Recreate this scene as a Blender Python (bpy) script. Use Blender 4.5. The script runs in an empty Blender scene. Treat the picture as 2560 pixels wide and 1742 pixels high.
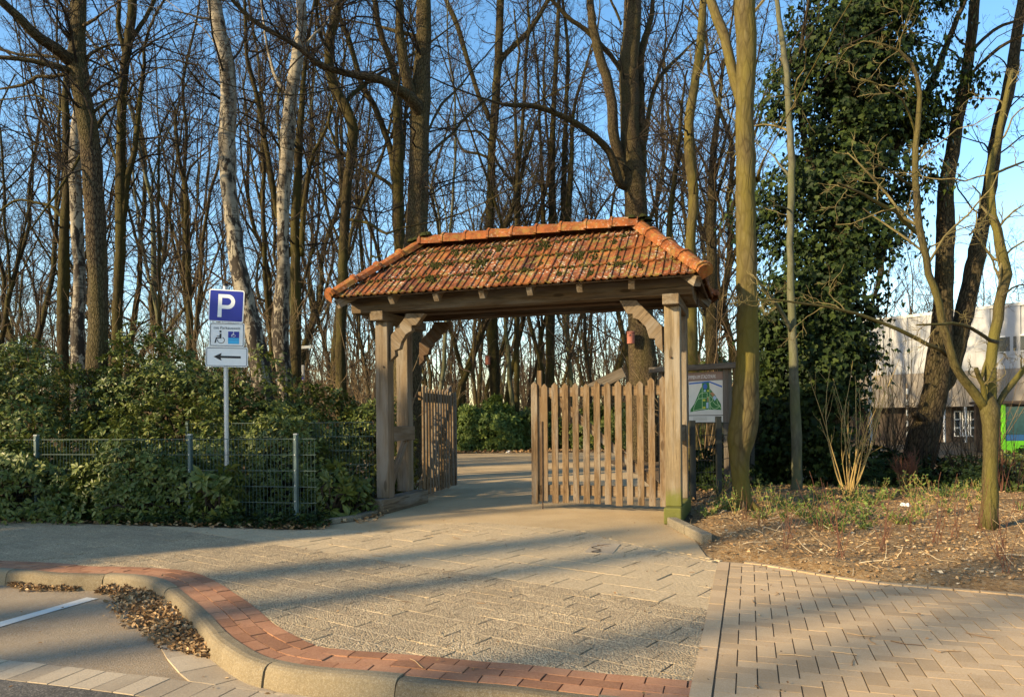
import bpy, math, random
import numpy as np
from mathutils import Vector, Matrix
rng = np.random.default_rng(11)
random.seed(5)
R_ = math.radians
SC = bpy.context.scene
COL = SC.collection

# ------------------------------------------------------------------ camera
F, CX, YH, H = 1850.0, 1280.0, 1045.0, 1.3
ROLL = R_(0.5)
cam = bpy.data.cameras.new('camera')
cam.sensor_width = 36; cam.lens = F/2560*36
cam.shift_y = (YH-871)/2560
cam.clip_start = .05; cam.clip_end = 3000
co = bpy.data.objects.new('camera', cam); COL.objects.link(co)
co.matrix_world = Matrix.Translation((0, 0, H)) @ Matrix.Rotation(R_(90), 4, 'X') @ Matrix.Rotation(-ROLL, 4, 'Z')
SC.camera = co

def un(px, py):
    dx, dy = px-CX, py-YH
    c, s = math.cos(ROLL), math.sin(ROLL)
    return dx*c-dy*s, dx*s+dy*c
def at(px, py, Y):
    a, b = un(px, py)
    return np.array((a*Y/F, Y, H-b*Y/F))
def gnd(px, py, z=0.0):
    a, b = un(px, py)
    Y = F*(H-z)/b
    return np.array((a*Y/F, Y, z))

# ------------------------------------------------------------------ mesh collector
class MB:
    def __init__(s):
        s.v = []; s.f = []; s.l = []; s.r = []; s.n = 0; s.m = []
    def add(s, v, faces, loc=None, rnd=None, mat=0):
        v = np.asarray(v, float).reshape(-1, 3)
        k = len(v)
        s.v.append(v)
        s.l.append(v if loc is None else np.asarray(loc, float).reshape(-1, 3))
        if rnd is None: rnd = 0.0
        s.r.append(np.full(k, rnd, float) if np.isscalar(rnd) else np.asarray(rnd, float))
        if isinstance(faces, np.ndarray): faces = [faces]
        elif len(faces) and not isinstance(faces[0], np.ndarray):
            by = {}
            for f in faces: by.setdefault(len(f), []).append(f)
            faces = [np.array(x) for x in by.values()]
        for f in faces:
            if len(f):
                s.f.append(f+s.n); s.m.append(np.full(len(f), mat))
        s.n += k
    def build(s, name, mats, parent=None, smooth=False, bevel=0):
        if not isinstance(mats, (list, tuple)): mats = [mats]
        me = bpy.data.meshes.new(name)
        v = np.concatenate(s.v); me.vertices.add(len(v)); me.vertices.foreach_set('co', v.ravel())
        li = np.concatenate([f.ravel() for f in s.f])
        tot = np.concatenate([np.full(len(f), f.shape[1]) for f in s.f])
        st = np.concatenate(([0], np.cumsum(tot)[:-1]))
        me.loops.add(len(li)); me.loops.foreach_set('vertex_index', li.astype(np.int32))
        me.polygons.add(len(tot)); me.polygons.foreach_set('loop_start', st.astype(np.int32))
        me.polygons.foreach_set('material_index', np.concatenate(s.m).astype(np.int32))
        me.polygons.foreach_set('use_smooth', np.full(len(tot), bool(smooth)))
        me.update(calc_edges=True)
        a = me.attributes.new('loc', 'FLOAT_VECTOR', 'POINT'); a.data.foreach_set('vector', np.concatenate(s.l).ravel())
        a = me.attributes.new('rnd', 'FLOAT', 'POINT'); a.data.foreach_set('value', np.concatenate(s.r))
        for m in mats: me.materials.append(m)
        o = bpy.data.objects.new(name, me); COL.objects.link(o)
        if parent is not None: o.parent = parent
        if bevel:
            b = o.modifiers.new('bevel', 'BEVEL'); b.width = bevel; b.segments = 2; b.limit_method = 'ANGLE'
        return o

def tag(o, label=None, cat=None, group=None, kind=None):
    if label: o['label'] = label
    if cat: o['category'] = cat
    if group: o['group'] = group
    if kind: o['kind'] = kind
    return o
def empty(name, loc, label=None, cat=None, group=None):
    o = bpy.data.objects.new(name, None); COL.objects.link(o); o.location = [float(x) for x in loc]
    o.empty_display_size = .2
    return tag(o, label, cat, group)
def adopt(root, *objs):
    """child meshes are built in world coordinates: shift them under the root"""
    for o in objs:
        o.parent = root
        o.matrix_parent_inverse = Matrix.Translation(root.location).inverted()

def nrm(a):
    a = np.asarray(a, float); return a/np.maximum(np.linalg.norm(a, axis=-1, keepdims=True), 1e-9)

BOXF = np.array([(0,3,2,1),(4,5,6,7),(0,1,5,4),(1,2,6,5),(2,3,7,6),(3,0,4,7)])
def box(mb, c, ax, ay, az, hx, hy, hz, rnd=None, mat=0, along=2):
    """box with centre c, axes, half sizes; loc runs along axis number `along`"""
    c = np.asarray(c, float); A = [np.asarray(x, float) for x in (ax, ay, az)]; h = (hx, hy, hz)
    sg = np.array([(-1,-1,-1),(1,-1,-1),(1,1,-1),(-1,1,-1),(-1,-1,1),(1,-1,1),(1,1,1),(-1,1,1)], float)
    l = sg*np.array(h)
    v = c+l[:, :1]*A[0]+l[:, 1:2]*A[1]+l[:, 2:]*A[2]
    o = [i for i in range(3) if i != along]
    loc = np.stack([l[:, o[0]], l[:, o[1]], l[:, along]], 1)+rng.uniform(0, 50, 3)
    mb.add(v, BOXF, loc, rng.uniform() if rnd is None else rnd, mat)
def beam(mb, p0, p1, w, h, up=(0,0,1), rnd=None, mat=0):
    p0 = np.asarray(p0, float); p1 = np.asarray(p1, float)
    d = nrm(p1-p0); x = nrm(np.cross(d, up)); y = np.cross(x, d)
    box(mb, (p0+p1)/2, x, y, d, w/2, h/2, np.linalg.norm(p1-p0)/2, rnd, mat)
def prism(mb, pts, off, rnd=None, mat=0, locs=None):
    """planar outline (n,3) extruded by vector off"""
    a = np.asarray(pts, float); n = len(a); b = a+np.asarray(off, float)
    f = [tuple(range(n))[::-1], tuple(range(n, 2*n))]+[(i, (i+1) % n, n+(i+1) % n, n+i) for i in range(n)]
    mb.add(np.concatenate([a, b]), f, None if locs is None else np.concatenate([locs, locs]), rng.uniform() if rnd is None else rnd, mat)

def tubes(mb, P, Rr, sides, mat=0, rough=0.0, cap=False):
    P = np.asarray(P, float); Rr = np.asarray(Rr, float)
    N, K, _ = P.shape
    T = np.empty_like(P); T[:, 1:-1] = P[:, 2:]-P[:, :-2]; T[:, 0] = P[:, 1]-P[:, 0]; T[:, -1] = P[:, -1]-P[:, -2]
    T = nrm(T)
    ref = np.where(np.abs(T[:, :1, 2:3]) > .75, np.array([0, 1., 0]), np.array([0, 0, 1.]))*np.ones_like(T)
    U = nrm(np.cross(T, ref)); V = np.cross(T, U)
    an = np.arange(sides)*2*np.pi/sides
    c, s = np.cos(an), np.sin(an)
    L = np.concatenate([np.zeros((N, 1)), np.cumsum(np.linalg.norm(np.diff(P, axis=1), axis=2), 1)], 1)
    rad = Rr[:, :, None]*np.ones(sides)
    if rough:
        ph = rng.uniform(0, 6.28, (N, 1, 6))
        q = np.zeros_like(rad)
        for i, (ka, kl) in enumerate([(2, 1.1), (3, 2.3), (1, 3.7), (5, .6), (4, 5.2), (2, 8.)]):
            q += np.sin(ka*an[None, None, :]+kl*L[:, :, None]+ph[:, :, i:i+1])/(1+i*.5)
        rad = rad*(1+rough*q)
    v = P[:, :, None, :]+rad[..., None]*(U[:, :, None, :]*c[None, None, :, None]+V[:, :, None, :]*s[None, None, :, None])
    off = rng.uniform(0, 40, (N, 1, 1, 3))
    loc = np.stack([rad*c, rad*s, L[:, :, None]*np.ones(sides)], -1)+off
    idx = np.arange(N*K*sides).reshape(N, K, sides); nx = np.roll(idx, -1, 2)
    q = np.stack([idx[:, :-1], nx[:, :-1], nx[:, 1:], idx[:, 1:]], -1).reshape(-1, 4)
    rn = np.repeat(rng.uniform(0, 1, N), K*sides)
    fs = [q]
    if cap: fs += [idx[:, -1], idx[:, 0, ::-1]]
    mb.add(v.reshape(-1, 3), fs, loc.reshape(-1, 3), rn, mat)

def spline(pts, K):
    """Catmull-Rom through rows of pts (any dimension), resampled to K points by length"""
    p = np.asarray(pts, float)
    if len(p) == 2: p = np.array([p[0], (p[0]+p[1])/2, p[1]])
    q = np.concatenate([[2*p[0]-p[1]], p, [2*p[-1]-p[-2]]])
    out = []
    for i in range(1, len(q)-2):
        t = np.linspace(0, 1, 13)[:-1, None]
        a, b, c, d = q[i-1], q[i], q[i+1], q[i+2]
        out.append(.5*((2*b)+(-a+c)*t+(2*a-5*b+4*c-d)*t**2+(-a+3*b-3*c+d)*t**3))
    out = np.concatenate(out+[p[-1:]])
    n = min(3, out.shape[1])
    L = np.concatenate([[0], np.cumsum(np.linalg.norm(np.diff(out[:, :n], axis=0), axis=1))])
    x = np.linspace(0, L[-1], K)
    return np.stack([np.interp(x, L, out[:, j]) for j in range(out.shape[1])], 1)

def clip(poly, n, d):
    """keep the part of an (m,k) polygon where p[:len(n)].n >= d"""
    m = len(n); out = []
    val = [float(np.dot(p[:m], n)-d) for p in poly]
    for i in range(len(poly)):
        a, b, va, vb = poly[i], poly[(i+1) % len(poly)], val[i], val[(i+1) % len(poly)]
        if va >= 0: out.append(a)
        if (va >= 0) != (vb >= 0): out.append(a+(b-a)*va/(va-vb))
    return out

# ------------------------------------------------------------------ materials
def newmat(name):
    m = bpy.data.materials.new(name); m.use_nodes = True
    nt = m.node_tree; b = nt.nodes['Principled BSDF']
    return m, nt, b
class NT:
    def __init__(s, nt): s.nt = nt
    def n(s, t, **k):
        o = s.nt.nodes.new(t)
        for a, v in k.items(): setattr(o, a, v)
        return o
    def link(s, a, b): s.nt.links.new(a, b)
    def attr(s, name): return s.n('ShaderNodeAttribute', attribute_name=name)
    def vec(s, src='loc', scale=(1, 1, 1)):
        if src == 'obj': o = s.n('ShaderNodeTexCoord').outputs['Object']
        elif src == 'geo': o = s.n('ShaderNodeNewGeometry').outputs['Position']
        else: o = s.attr(src).outputs['Vector']
        m = s.n('ShaderNodeMapping'); m.inputs['Scale'].default_value = scale
        s.link(o, m.inputs['Vector']); return m.outputs['Vector']
    def noise(s, vec, scale, detail=4, rough=.6, dist=0):
        o = s.n('ShaderNodeTexNoise'); s.link(vec, o.inputs['Vector'])
        o.inputs['Scale'].default_value = scale; o.inputs['Detail'].default_value = detail
        o.inputs['Roughness'].default_value = rough; o.inputs['Distortion'].default_value = dist
        return o.outputs['Fac']
    def voro(s, vec, scale, feature='F1', out='Distance'):
        o = s.n('ShaderNodeTexVoronoi', feature=feature); s.link(vec, o.inputs['Vector']); o.inputs['Scale'].default_value = scale
        return o.outputs[out]
    def ramp(s, fac, stops):
        o = s.n('ShaderNodeValToRGB'); e = o.color_ramp.elements
        while len(e) < len(stops): e.new(.5)
        for x, (p, c) in zip(e, stops):
            x.position = p; x.color = (c, c, c, 1) if np.isscalar(c) else (*c, 1)
        s.link(fac, o.inputs['Fac']); return o.outputs['Color']
    def mix(s, fac, a, b, mode='MIX'):
        o = s.n('ShaderNodeMix', data_type='RGBA', blend_type=mode)
        for sock, v in ((o.inputs[0], fac), (o.inputs[6], a), (o.inputs[7], b)):
            if hasattr(v, 'is_output'): s.link(v, sock)
            elif np.isscalar(v): sock.default_value = v
            else: sock.default_value = (*v, 1)
        return o.outputs[2]
    def math(s, op, a, b=0.0, clampit=False):
        o = s.n('ShaderNodeMath', operation=op, use_clamp=clampit)
        for sock, v in ((o.inputs[0], a), (o.inputs[1], b)):
            if hasattr(v, 'is_output'): s.link(v, sock)
            else: sock.default_value = v
        return o.outputs[0]
    def bump(s, b, h, strength=.5, dist=.01):
        o = s.n('ShaderNodeBump'); o.inputs['Strength'].default_value = strength; o.inputs['Distance'].default_value = dist
        s.link(h, o.inputs['Height']); s.link(o.outputs['Normal'], b.inputs['Normal'])
def setb(b, col=None, rough=.8, spec=.3, metal=0):
    if col is not None: b.inputs['Base Color'].default_value = (*col, 1)
    b.inputs['Roughness'].default_value = rough; b.inputs['Specular IOR Level'].default_value = spec; b.inputs['Metallic'].default_value = metal
def plain(name, col, rough=.6, spec=.3, metal=0, var=.15, scale=9, bump=0, src='obj'):
    m, nt, b = newmat(name); T = NT(nt); setb(b, col, rough, spec, metal)
    v = T.vec(src); f = T.noise(v, scale, 5)
    c1 = tuple(x*(1-var) for x in col); c2 = tuple(min(1, x*(1+var)) for x in col)
    T.link(T.ramp(f, [(.3, c1), (.7, c2)]), b.inputs['Base Color'])
    if bump: T.bump(b, T.noise(v, scale*6, 3), bump, .005)
    return m

def timber(name, dark, mid, light, stain=0.0, moss=0.0, streak=1.0):
    m, nt, b = newmat(name); T = NT(nt); setb(b, mid, .85, .15)
    v = T.vec('loc', (9, 9, .7)); g = T.noise(v, 6, 6, .7, .6)
    c = T.ramp(g, [(.25, dark), (.5, mid), (.75, light)])
    big = T.noise(T.vec('loc', (1, 1, .5)), 3.0, 5, .7)
    c = T.mix(T.ramp(big, [(.4, 0.), (.66, .75)]), c, tuple(x*.55 for x in mid))
    g2 = T.noise(T.vec('loc', (16, 16, .5)), 1.6, 4, .65, .4)
    c = T.mix(T.ramp(g2, [(.36, .7), (.5, 0.)]), c, dark)
    gr = sum(light)/3
    c = T.mix(T.ramp(T.noise(T.vec('loc', (3, 3, .4)), 2.4, 4, .6), [(.46, 0.), (.62, .6)]), c, (gr*1.08, gr, gr*.86))
    # drying cracks
    cr = T.noise(T.vec('loc', (16, 16, .55)), 3.2, 2, .5, .3)
    crm = T.ramp(cr, [(.3, 1.), (.335, 0.)])
    c = T.mix(T.math('MULTIPLY', crm, .75*streak), c, tuple(x*.35 for x in dark))
    # knots
    kn = T.voro(T.vec('loc', (5, 5, 1.6)), 1.0)
    c = T.mix(T.ramp(kn, [(.09, .8), (.14, 0.)]), c, tuple(x*.45 for x in dark))
    if stain:
        st = T.noise(T.vec('loc', (20, 20, 1.4)), 1.4, 3, .6, .8)
        stm = T.ramp(st, [(.47, 0.), (.5, 1.), (.53, 0.)])
        c = T.mix(T.math('MULTIPLY', stm, stain), c, (.05, .025, .012))
    at_ = T.attr('rnd').outputs['Fac']
    c = T.mix(T.ramp(at_, [(0, 0.), (1, .45)]), c, tuple(x*1.25 for x in mid))
    if moss:
        z = T.n('ShaderNodeSeparateXYZ'); T.link(T.vec('geo'), z.inputs[0])
        zz = T.math('ADD', z.outputs['Z'], T.math('MULTIPLY', T.noise(T.vec('geo'), 7, 4), -.5))
        c = T.mix(T.math('MULTIPLY', T.ramp(zz, [(-.12, .9), (.22, 0.)]), moss), c, (.115, .12, .024))
    T.link(c, b.inputs['Base Color'])
    T.bump(b, T.math('SUBTRACT', g, T.math('MULTIPLY', crm, .8)), .6, .006)
    return m
M = {}
M['timber'] = timber('weathered_oak', (.055, .038, .024), (.155, .113, .07), (.28, .215, .142))
M['timber_moss'] = timber('weathered_oak_mossy_foot', (.075, .055, .032), (.20, .15, .088), (.33, .257, .158), moss=1.0)
M['timber_eaveshade'] = timber('eave_shaded_oak', (.045, .029, .017), (.12, .082, .047), (.22, .16, .095))  # darker copy of the oak: shade of the eaves put into its colour
M['timber_dark'] = timber('dark_oak', (.035, .02, .012), (.09, .055, .032), (.16, .105, .06))  # darker oak copy: pegs, and shade behind and under the roof as colour
M['picket'] = timber('picket_oak', (.055, .033, .017), (.165, .108, .057), (.30, .212, .125), stain=.85, streak=.6)
M['board'] = timber('grey_board', (.05, .04, .03), (.12, .095, .07), (.2, .165, .125))

def bark(name, dark, mid, light, moss=(.072, .062, .018), mossamt=.5, vs=7, bump=1.0, crack=.5):
    m, nt, b = newmat(name); T = NT(nt); setb(b, mid, .9, .12)
    v = T.vec('loc', (1, 1, .28)); 
    w = T.voro(T.vec('loc', (1, 1, .3)), vs*3.2, 'DISTANCE_TO_EDGE')
    g = T.noise(v, vs*2.2, 6, .7, 1.2)
    h = T.math('ADD', T.ramp(w, [(0, 0.), (.16, crack)]), g)
    c = T.ramp(h, [(.35, dark), (.75, mid), (1.1 if False else 1.0, light)])
    mo = T.noise(T.vec('loc', (1, 1, .35)), 2.6, 4, .6)
    c = T.mix(T.math('MULTIPLY', T.ramp(mo, [(.38, 0.), (.62, 1.)]), mossamt), c, moss)
    T.link(c, b.inputs['Base Color']); T.bump(b, h, bump, .02)
    return m
M['bark_oak'] = bark('furrowed_oak_bark', (0.011, 0.007, 0.004), (0.046, 0.032, 0.019), (0.093, 0.069, 0.040), mossamt=.45, vs=10)
M['bark_dark'] = bark('dark_bark', (0.007, 0.005, 0.003), (0.026, 0.019, 0.012), (0.056, 0.042, 0.025), mossamt=.3)
M['bark_olive'] = bark('olive_algae_bark', (0.011, 0.008, 0.004), (0.041, 0.030, 0.014), (0.081, 0.062, 0.031), moss=(0.059, 0.051, 0.012), mossamt=.7, vs=5, bump=.45, crack=.25)
M['bark_pollard'] = bark('olive_pollard_bark', (.022, .016, .009), (.08, .064, .031), (.14, .116, .06), moss=(.115, .10, .022), mossamt=.8, vs=12, bump=.6, crack=.2)
M['bark_smooth'] = bark('smooth_mossy_bark', (0.045, 0.033, 0.016), (0.085, 0.066, 0.030), (0.125, 0.102, 0.05), moss=(0.120, 0.098, 0.018), mossamt=.75, vs=4.2, bump=.6, crack=.3)
M['bark_grey'] = bark('grey_smooth_bark', (0.054, 0.051, 0.036), (0.120, 0.114, 0.078), (0.180, 0.174, 0.132), moss=(0.102, 0.108, 0.042), mossamt=.6, vs=4, bump=.25, crack=.15)
def birch():
    m, nt, b = newmat('birch_bark'); T = NT(nt); setb(b, (.6, .55, .45), .75, .2)
    n1 = T.noise(T.vec('loc', (1, 1, 5)), 4, 5, .65)
    big = T.noise(T.vec('loc', (1, 1, .45)), 4.5, 4, .6)
    c = T.ramp(T.math('ADD', T.math('MULTIPLY', n1, .35), T.math('MULTIPLY', big, .65)), [(.40, (.05, .042, .03)), (.49, (.20, .17, .125)), (.60, (.27, .237, .175))])
    c = T.mix(T.ramp(n1, [(.36, .85), (.41, 0.)]), c, (.04, .032, .024))
    n2 = T.noise(T.vec('loc', (1, 1, .4)), 8, 5, .7, .9)
    z = T.n('ShaderNodeSeparateXYZ'); T.link(T.vec('geo'), z.inputs[0])
    lo = T.math('MULTIPLY', z.outputs['Z'], .02)
    fis = T.ramp(T.math('ADD', n2, T.math('SUBTRACT', .09, lo)), [(.5, 0.), (.54, 1.)])
    c = T.mix(fis, c, (.025, .018, .012))
    T.link(c, b.inputs['Base Color']); T.bump(b, T.math('SUBTRACT', n1, fis), .7, .012)
    return m
M['birch'] = birch()
M['twig'] = plain('twig_bark', (.028, .021, .014), .85, .15, var=.45, scale=3, src='geo')
M['twig_olive'] = plain('olive_twig_bark', (.13, .105, .045), .85, .15, var=.4, scale=3, src='geo')
M['twig_shrub'] = plain('sunlit_shrub_twig', (.15, .105, .058), .85, .1, var=.45, scale=2, src='geo')  # paler copy of the twig bark, sunlight put into the colour
M['twig_far'] = plain('far_twig_bark', (.055, .041, .028), .85, .1, var=.4, scale=1, src='obj')
M['stem_yellow'] = plain('yellow_shoot_bark', (.30, .21, .08), .75, .2, var=.35, scale=4)
M['stem_red'] = plain('red_shoot_bark', (.10, .042, .026), .75, .2, var=.35, scale=4)

def leafmat(name, c1, c2, c3, rough=.42, spec=.45, trans=.0):
    m, nt, b = newmat(name); T = NT(nt); setb(b, c1, rough, spec)
    f = T.attr('rnd').outputs['Fac']
    c = T.ramp(f, [(0, c1), (.5, c2), (1, c3)])
    T.link(c, b.inputs['Base Color'])
    if trans:
        t = T.n('ShaderNodeBsdfTranslucent'); T.link(c, t.inputs['Color'])
        mx = T.n('ShaderNodeMixShader'); mx.inputs[0].default_value = trans
        out = nt.nodes['Material Output']
        T.link(b.outputs[0], mx.inputs[1]); T.link(t.outputs[0], mx.inputs[2]); T.link(mx.outputs[0], out.inputs['Surface'])
    return m
M['rhodo'] = leafmat('rhododendron_leaf', (.036, .054, .011), (.078, .102, .019), (.20, .21, .05), .42, .28, .16)
M['ivy'] = leafmat('ivy_leaf', (.008, .015, .004), (.015, .028, .007), (.042, .060, .012), .55, .12, .1)
M['shrubleaf'] = leafmat('shrub_leaf', (.05, .085, .02), (.10, .15, .03), (.20, .25, .05), .55, .3, .25)
M['evergreen'] = leafmat('dense_evergreen', (.02, .035, .012), (.03, .05, .016), (.045, .07, .02), .6, .3)
M['dryleaf'] = leafmat('dry_leaf', (.12, .066, .03), (.30, .185, .09), (.50, .35, .19), .8, .15, .1)
M['chip'] = leafmat('woodchip_and_litter', (.16, .10, .05), (.30, .21, .11), (.55, .46, .32), .85, .15)
M['mossclump'] = plain('moss', (.030, .032, .010), .95, .05, var=.6, scale=30, bump=1)

def tilemat(name, base, dark, light, lichen=.5, mossy=.5):
    m, nt, b = newmat(name); T = NT(nt); setb(b, base, .8, .2)
    r = T.attr('rnd').outputs['Fac']
    c = T.ramp(r, [(0, dark), (.5, base), (1, light)])
    v = T.vec('geo')
    c = T.mix(T.ramp(T.noise(v, 6, 6, .75), [(.42, 0.), (.62, .75)]), c, tuple(x*.45 for x in dark))
    c = T.mix(T.math('MULTIPLY', T.ramp(T.noise(v, 9, 5, .65), [(.52, 0.), (.6, 1.)]), .55*mossy), c, (.18, .15, .035))
    l1 = T.ramp(T.noise(v, 26, 5, .75), [(.56, 0.), (.6, 1.)])
    l2 = T.ramp(T.noise(v, 2.2, 3, .5), [(.42, 0.), (.6, 1.)])
    c = T.mix(T.math('MULTIPLY', T.math('MULTIPLY', l1, l2), lichen), c, (.52, .47, .37))
    k = T.ramp(T.noise(v, 19, 4, .7, .5), [(.60, 0.), (.65, 1.)])
    c = T.mix(T.math('MULTIPLY', k, mossy), c, (.035, .036, .013))
    T.link(c, b.inputs['Base Color']); T.bump(b, T.noise(v, 60, 4, .7), .35, .006)
    return m
M['tile'] = tilemat('clay_roof_tile', (.215, .064, .020), (.085, .027, .015), (.31, .115, .032), 1.0, 1.3)
M['ridge'] = tilemat('clay_ridge_tile', (.25, .074, .018), (.17, .049, .016), (.31, .105, .025), .35, .7)

def ground(name, stops, s1=3, s2=60, rough=.92, bump=.5, speck=None, speckscale=220, bd=.006, big=.4, src='geo', rv=1.0):
    """fine grained stony surface; stops = colour ramp"""
    m, nt, b = newmat(name); T = NT(nt); setb(b, stops[1][1], rough, .18)
    v = T.vec(src)
    fine = T.noise(v, s2, 5, .75); mid = T.noise(v, s1, 5, .6)
    f = T.math('ADD', T.math('MULTIPLY', fine, 1-big), T.math('MULTIPLY', mid, big))
    c = T.ramp(f, stops)
    if speck:
        sp = T.voro(v, speckscale, 'F1', 'Color')
        c = T.mix(T.ramp(sp, [(.55, 0.), (.8, .5)]), c, speck)
    c = T.mix(T.ramp(T.noise(v, .9, 5, .65), [(.44, 0.), (.66, .34)]), c, tuple(x*.75 for x in stops[0][1]))
    r = T.attr('rnd').outputs['Fac']
    c = T.mix(T.ramp(r, [(0, .34*rv), (.5, 0.), (1, 0.)]), c, tuple(x*.5 for x in stops[0][1]))
    c = T.mix(T.ramp(r, [(.5, 0.), (1, .3*rv)]), c, stops[-1][1])
    T.link(c, b.inputs['Base Color']); T.bump(b, fine, bump, bd)
    return m
M['slab'] = ground('concrete_paving_slab', [(.36, (.28, .205, .12)), (.5, (.48, .365, .22)), (.64, (.63, .49, .30))], .9, 42, bump=1.0, speck=(.62, .49, .32), speckscale=60, bd=.014, rv=.22)
def pebble():
    m, nt, b = newmat('pebbly_paver'); T = NT(nt); setb(b, (.4, .3, .2), .92, .15)
    v = T.vec('geo'); vd = T.voro(v, 92, 'F1', 'Distance'); vc = T.voro(v, 92, 'F1', 'Color'); fine = T.noise(v, 120, 4, .7); mid = T.noise(v, 1.6, 5, .65)
    c = T.ramp(vc, [(.15, (.32, .235, .14)), (.5, (.50, .38, .23)), (.85, (.68, .53, .335))])
    c = T.mix(T.ramp(vd, [(.5, 0.), (.8, .7)]), c, (.17, .125, .075))
    c = T.mix(T.ramp(mid, [(.4, .35), (.65, 0.)]), c, (.25, .19, .12))
    c = T.mix(T.ramp(T.attr('rnd').outputs['Fac'], [(0, .22), (.6, 0.)]), c, (.2, .155, .10))
    T.link(c, b.inputs['Base Color']); T.bump(b, T.math('ADD', T.math('MULTIPLY', vd, -1.0), T.math('MULTIPLY', fine, .4)), 1.0, .012)
    return m
M['pebble'] = pebble()
M['sandline'] = ground('pale_sand_joint', [(.3, (.50, .39, .25)), (.5, (.62, .49, .32)), (.7, (.70, .57, .38))], 4, 60, rv=.3)
M['joint'] = ground('sandy_joint', [(.32, (.06, .045, .027)), (.5, (.15, .112, .068)), (.7, (.30, .23, .145))], 1.6, 60)
M['redbrick'] = ground('red_concrete_paver', [(.3, (.19, .088, .045)), (.5, (.35, .168, .085)), (.72, (.48, .265, .145))], 5, 60, bump=.5, speck=(.42, .20, .14))
M['tanbrick'] = ground('tan_concrete_paver', [(.3, (.32, .22, .12)), (.5, (.42, .295, .168)), (.72, (.50, .365, .215))], 3, 90, bump=.3, speck=(.5, .4, .3))
M['darkjoint'] = ground('dark_joint', [(.3, (.10, .075, .045)), (.5, (.19, .145, .09)), (.7, (.36, .28, .18))], 2.2, 50)
M['kerb'] = ground('concrete_kerb', [(.3, (.10, .076, .044)), (.5, (.195, .15, .088)), (.7, (.33, .26, .155))], 1.6, 70, bump=.5, speck=(.36, .32, .24))
M['asphalt'] = ground('asphalt_bay', [(.3, (.18, .13, .08)), (.5, (.34, .255, .16)), (.7, (.49, .38, .245))], 1.1, 85, bump=1.0, speck=(.42, .37, .3), speckscale=120, bd=.01)
M['asphalt_dark'] = ground('asphalt_carriageway', [(.3, (.05, .045, .04)), (.5, (.11, .10, .088)), (.7, (.20, .18, .155))], 1.5, 90, bump=1.0, speck=(.32, .29, .25), speckscale=130, bd=.01)
M['gutter'] = ground('gutter_slab', [(.3, (.26, .20, .135)), (.5, (.40, .315, .215)), (.7, (.52, .42, .29))], 2.0, 80, bump=.6, speck=(.45, .4, .3))
M['paint'] = ground('worn_white_paint', [(.3, (.45, .42, .36)), (.5, (.68, .64, .55)), (.7, (.78, .74, .65))], 6, 80, bump=.4)
M['gravel'] = ground('sandy_gravel_path', [(.3, (.31, .215, .11)), (.5, (.47, .34, .185)), (.72, (.58, .435, .25))], .8, 40, bump=.5, speck=(.46, .39, .28), speckscale=90)
M['soil'] = ground('sandy_soil', [(.3, (.09, .05, .02)), (.5, (.26, .16, .072)), (.74, (.47, .32, .155))], 1.3, 26, bump=1.0, speck=(.40, .31, .19), speckscale=38, bd=.03)
M['floor'] = ground('leaf_litter_floor', [(.3, (.055, .035, .018)), (.5, (.135, .09, .048)), (.74, (.27, .19, .11))], .6, 18, bump=1.0, speck=(.32, .23, .14), speckscale=16, bd=.04)
M['stone'] = ground('grey_stone', [(.3, (.10, .082, .052)), (.5, (.19, .158, .105)), (.72, (.31, .26, .18))], 4, 50, bump=.6, speck=(.4, .35, .27))
M['earth'] = plain('earth', (.12, .09, .055), .95, .1, var=.3, scale=.3, src='geo')
M['fence_green'] = plain('fence_green_paint', (.036, .066, .056), .5, .4, var=.25, scale=6)
M['fence_post'] = plain('fence_post_paint', (.07, .11, .105), .5, .4, var=.3, scale=5)
M['fence_black'] = plain('fence_black_paint', (.014, .016, .014), .5, .4, var=.3, scale=6)
M['galv'] = plain('galvanised_steel', (.42, .43, .43), .45, .5, .6, var=.15, scale=8)
M['signwhite'] = plain('sign_white', (.70, .71, .70), .45, .4, var=.05, scale=7)
M['signblue'] = plain('sign_blue', (.003, .012, .24), .4, .4, var=.08, scale=5)
M['cyan'] = plain('sign_cyan', (.02, .36, .66), .4, .4, var=.05)
M['black'] = plain('black_print', (.012, .012, .014), .5, .3, var=.1)
M['iron'] = plain('rusty_iron', (.07, .045, .03), .7, .3, .3, var=.4, scale=20)
M['header'] = plain('board_header', (.25, .165, .13), .5, .3, var=.08)
M['maps_w'] = plain('board_paper', (.66, .63, .55), .35, .4, var=.05)
M['maps_g'] = plain('map_green', (.025, .16, .035), .35, .4, var=.1)
M['maps_l'] = plain('map_path_green', (.42, .58, .30), .35, .4, var=.05)
M['maps_b'] = plain('map_blue', (.03, .12, .42), .35, .4, var=.1)
M['maps_y'] = plain('map_yellow', (.55, .55, .04), .35, .4, var=.1)
M['maps_o'] = plain('map_tan', (.42, .20, .08), .35, .4, var=.1)
M['maps_s'] = plain('map_sky', (.38, .50, .62), .35, .4, var=.1)
M['nest'] = plain('red_brown_nest_box', (.33, .12, .085), .7, .2, var=.15)
M['hallwhite'] = plain('white_cladding', (.38, .385, .39), .5, .3, var=.15, scale=.5)
M['hallbeige'] = plain('beige_fascia', (.25, .215, .175), .6, .3, var=.08, scale=.8)
M['halldark'] = plain('dark_plinth', (.06, .045, .035), .8, .2, var=.3, scale=2)
M['glass'] = plain('dark_glass', (.03, .04, .045), .08, .6, var=.2)
M['teal'] = plain('teal_glass', (.018, .06, .068), .1, .6, var=.2)
M['bluepanel'] = plain('blue_panel', (.02, .08, .20), .4, .4, var=.1)
M['lime'] = plain('lime_green_panel', (.11, .40, .01), .45, .4, var=.06)
M['paper'] = plain('white_paper', (.75, .74, .70), .8, .2, var=.1)
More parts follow.
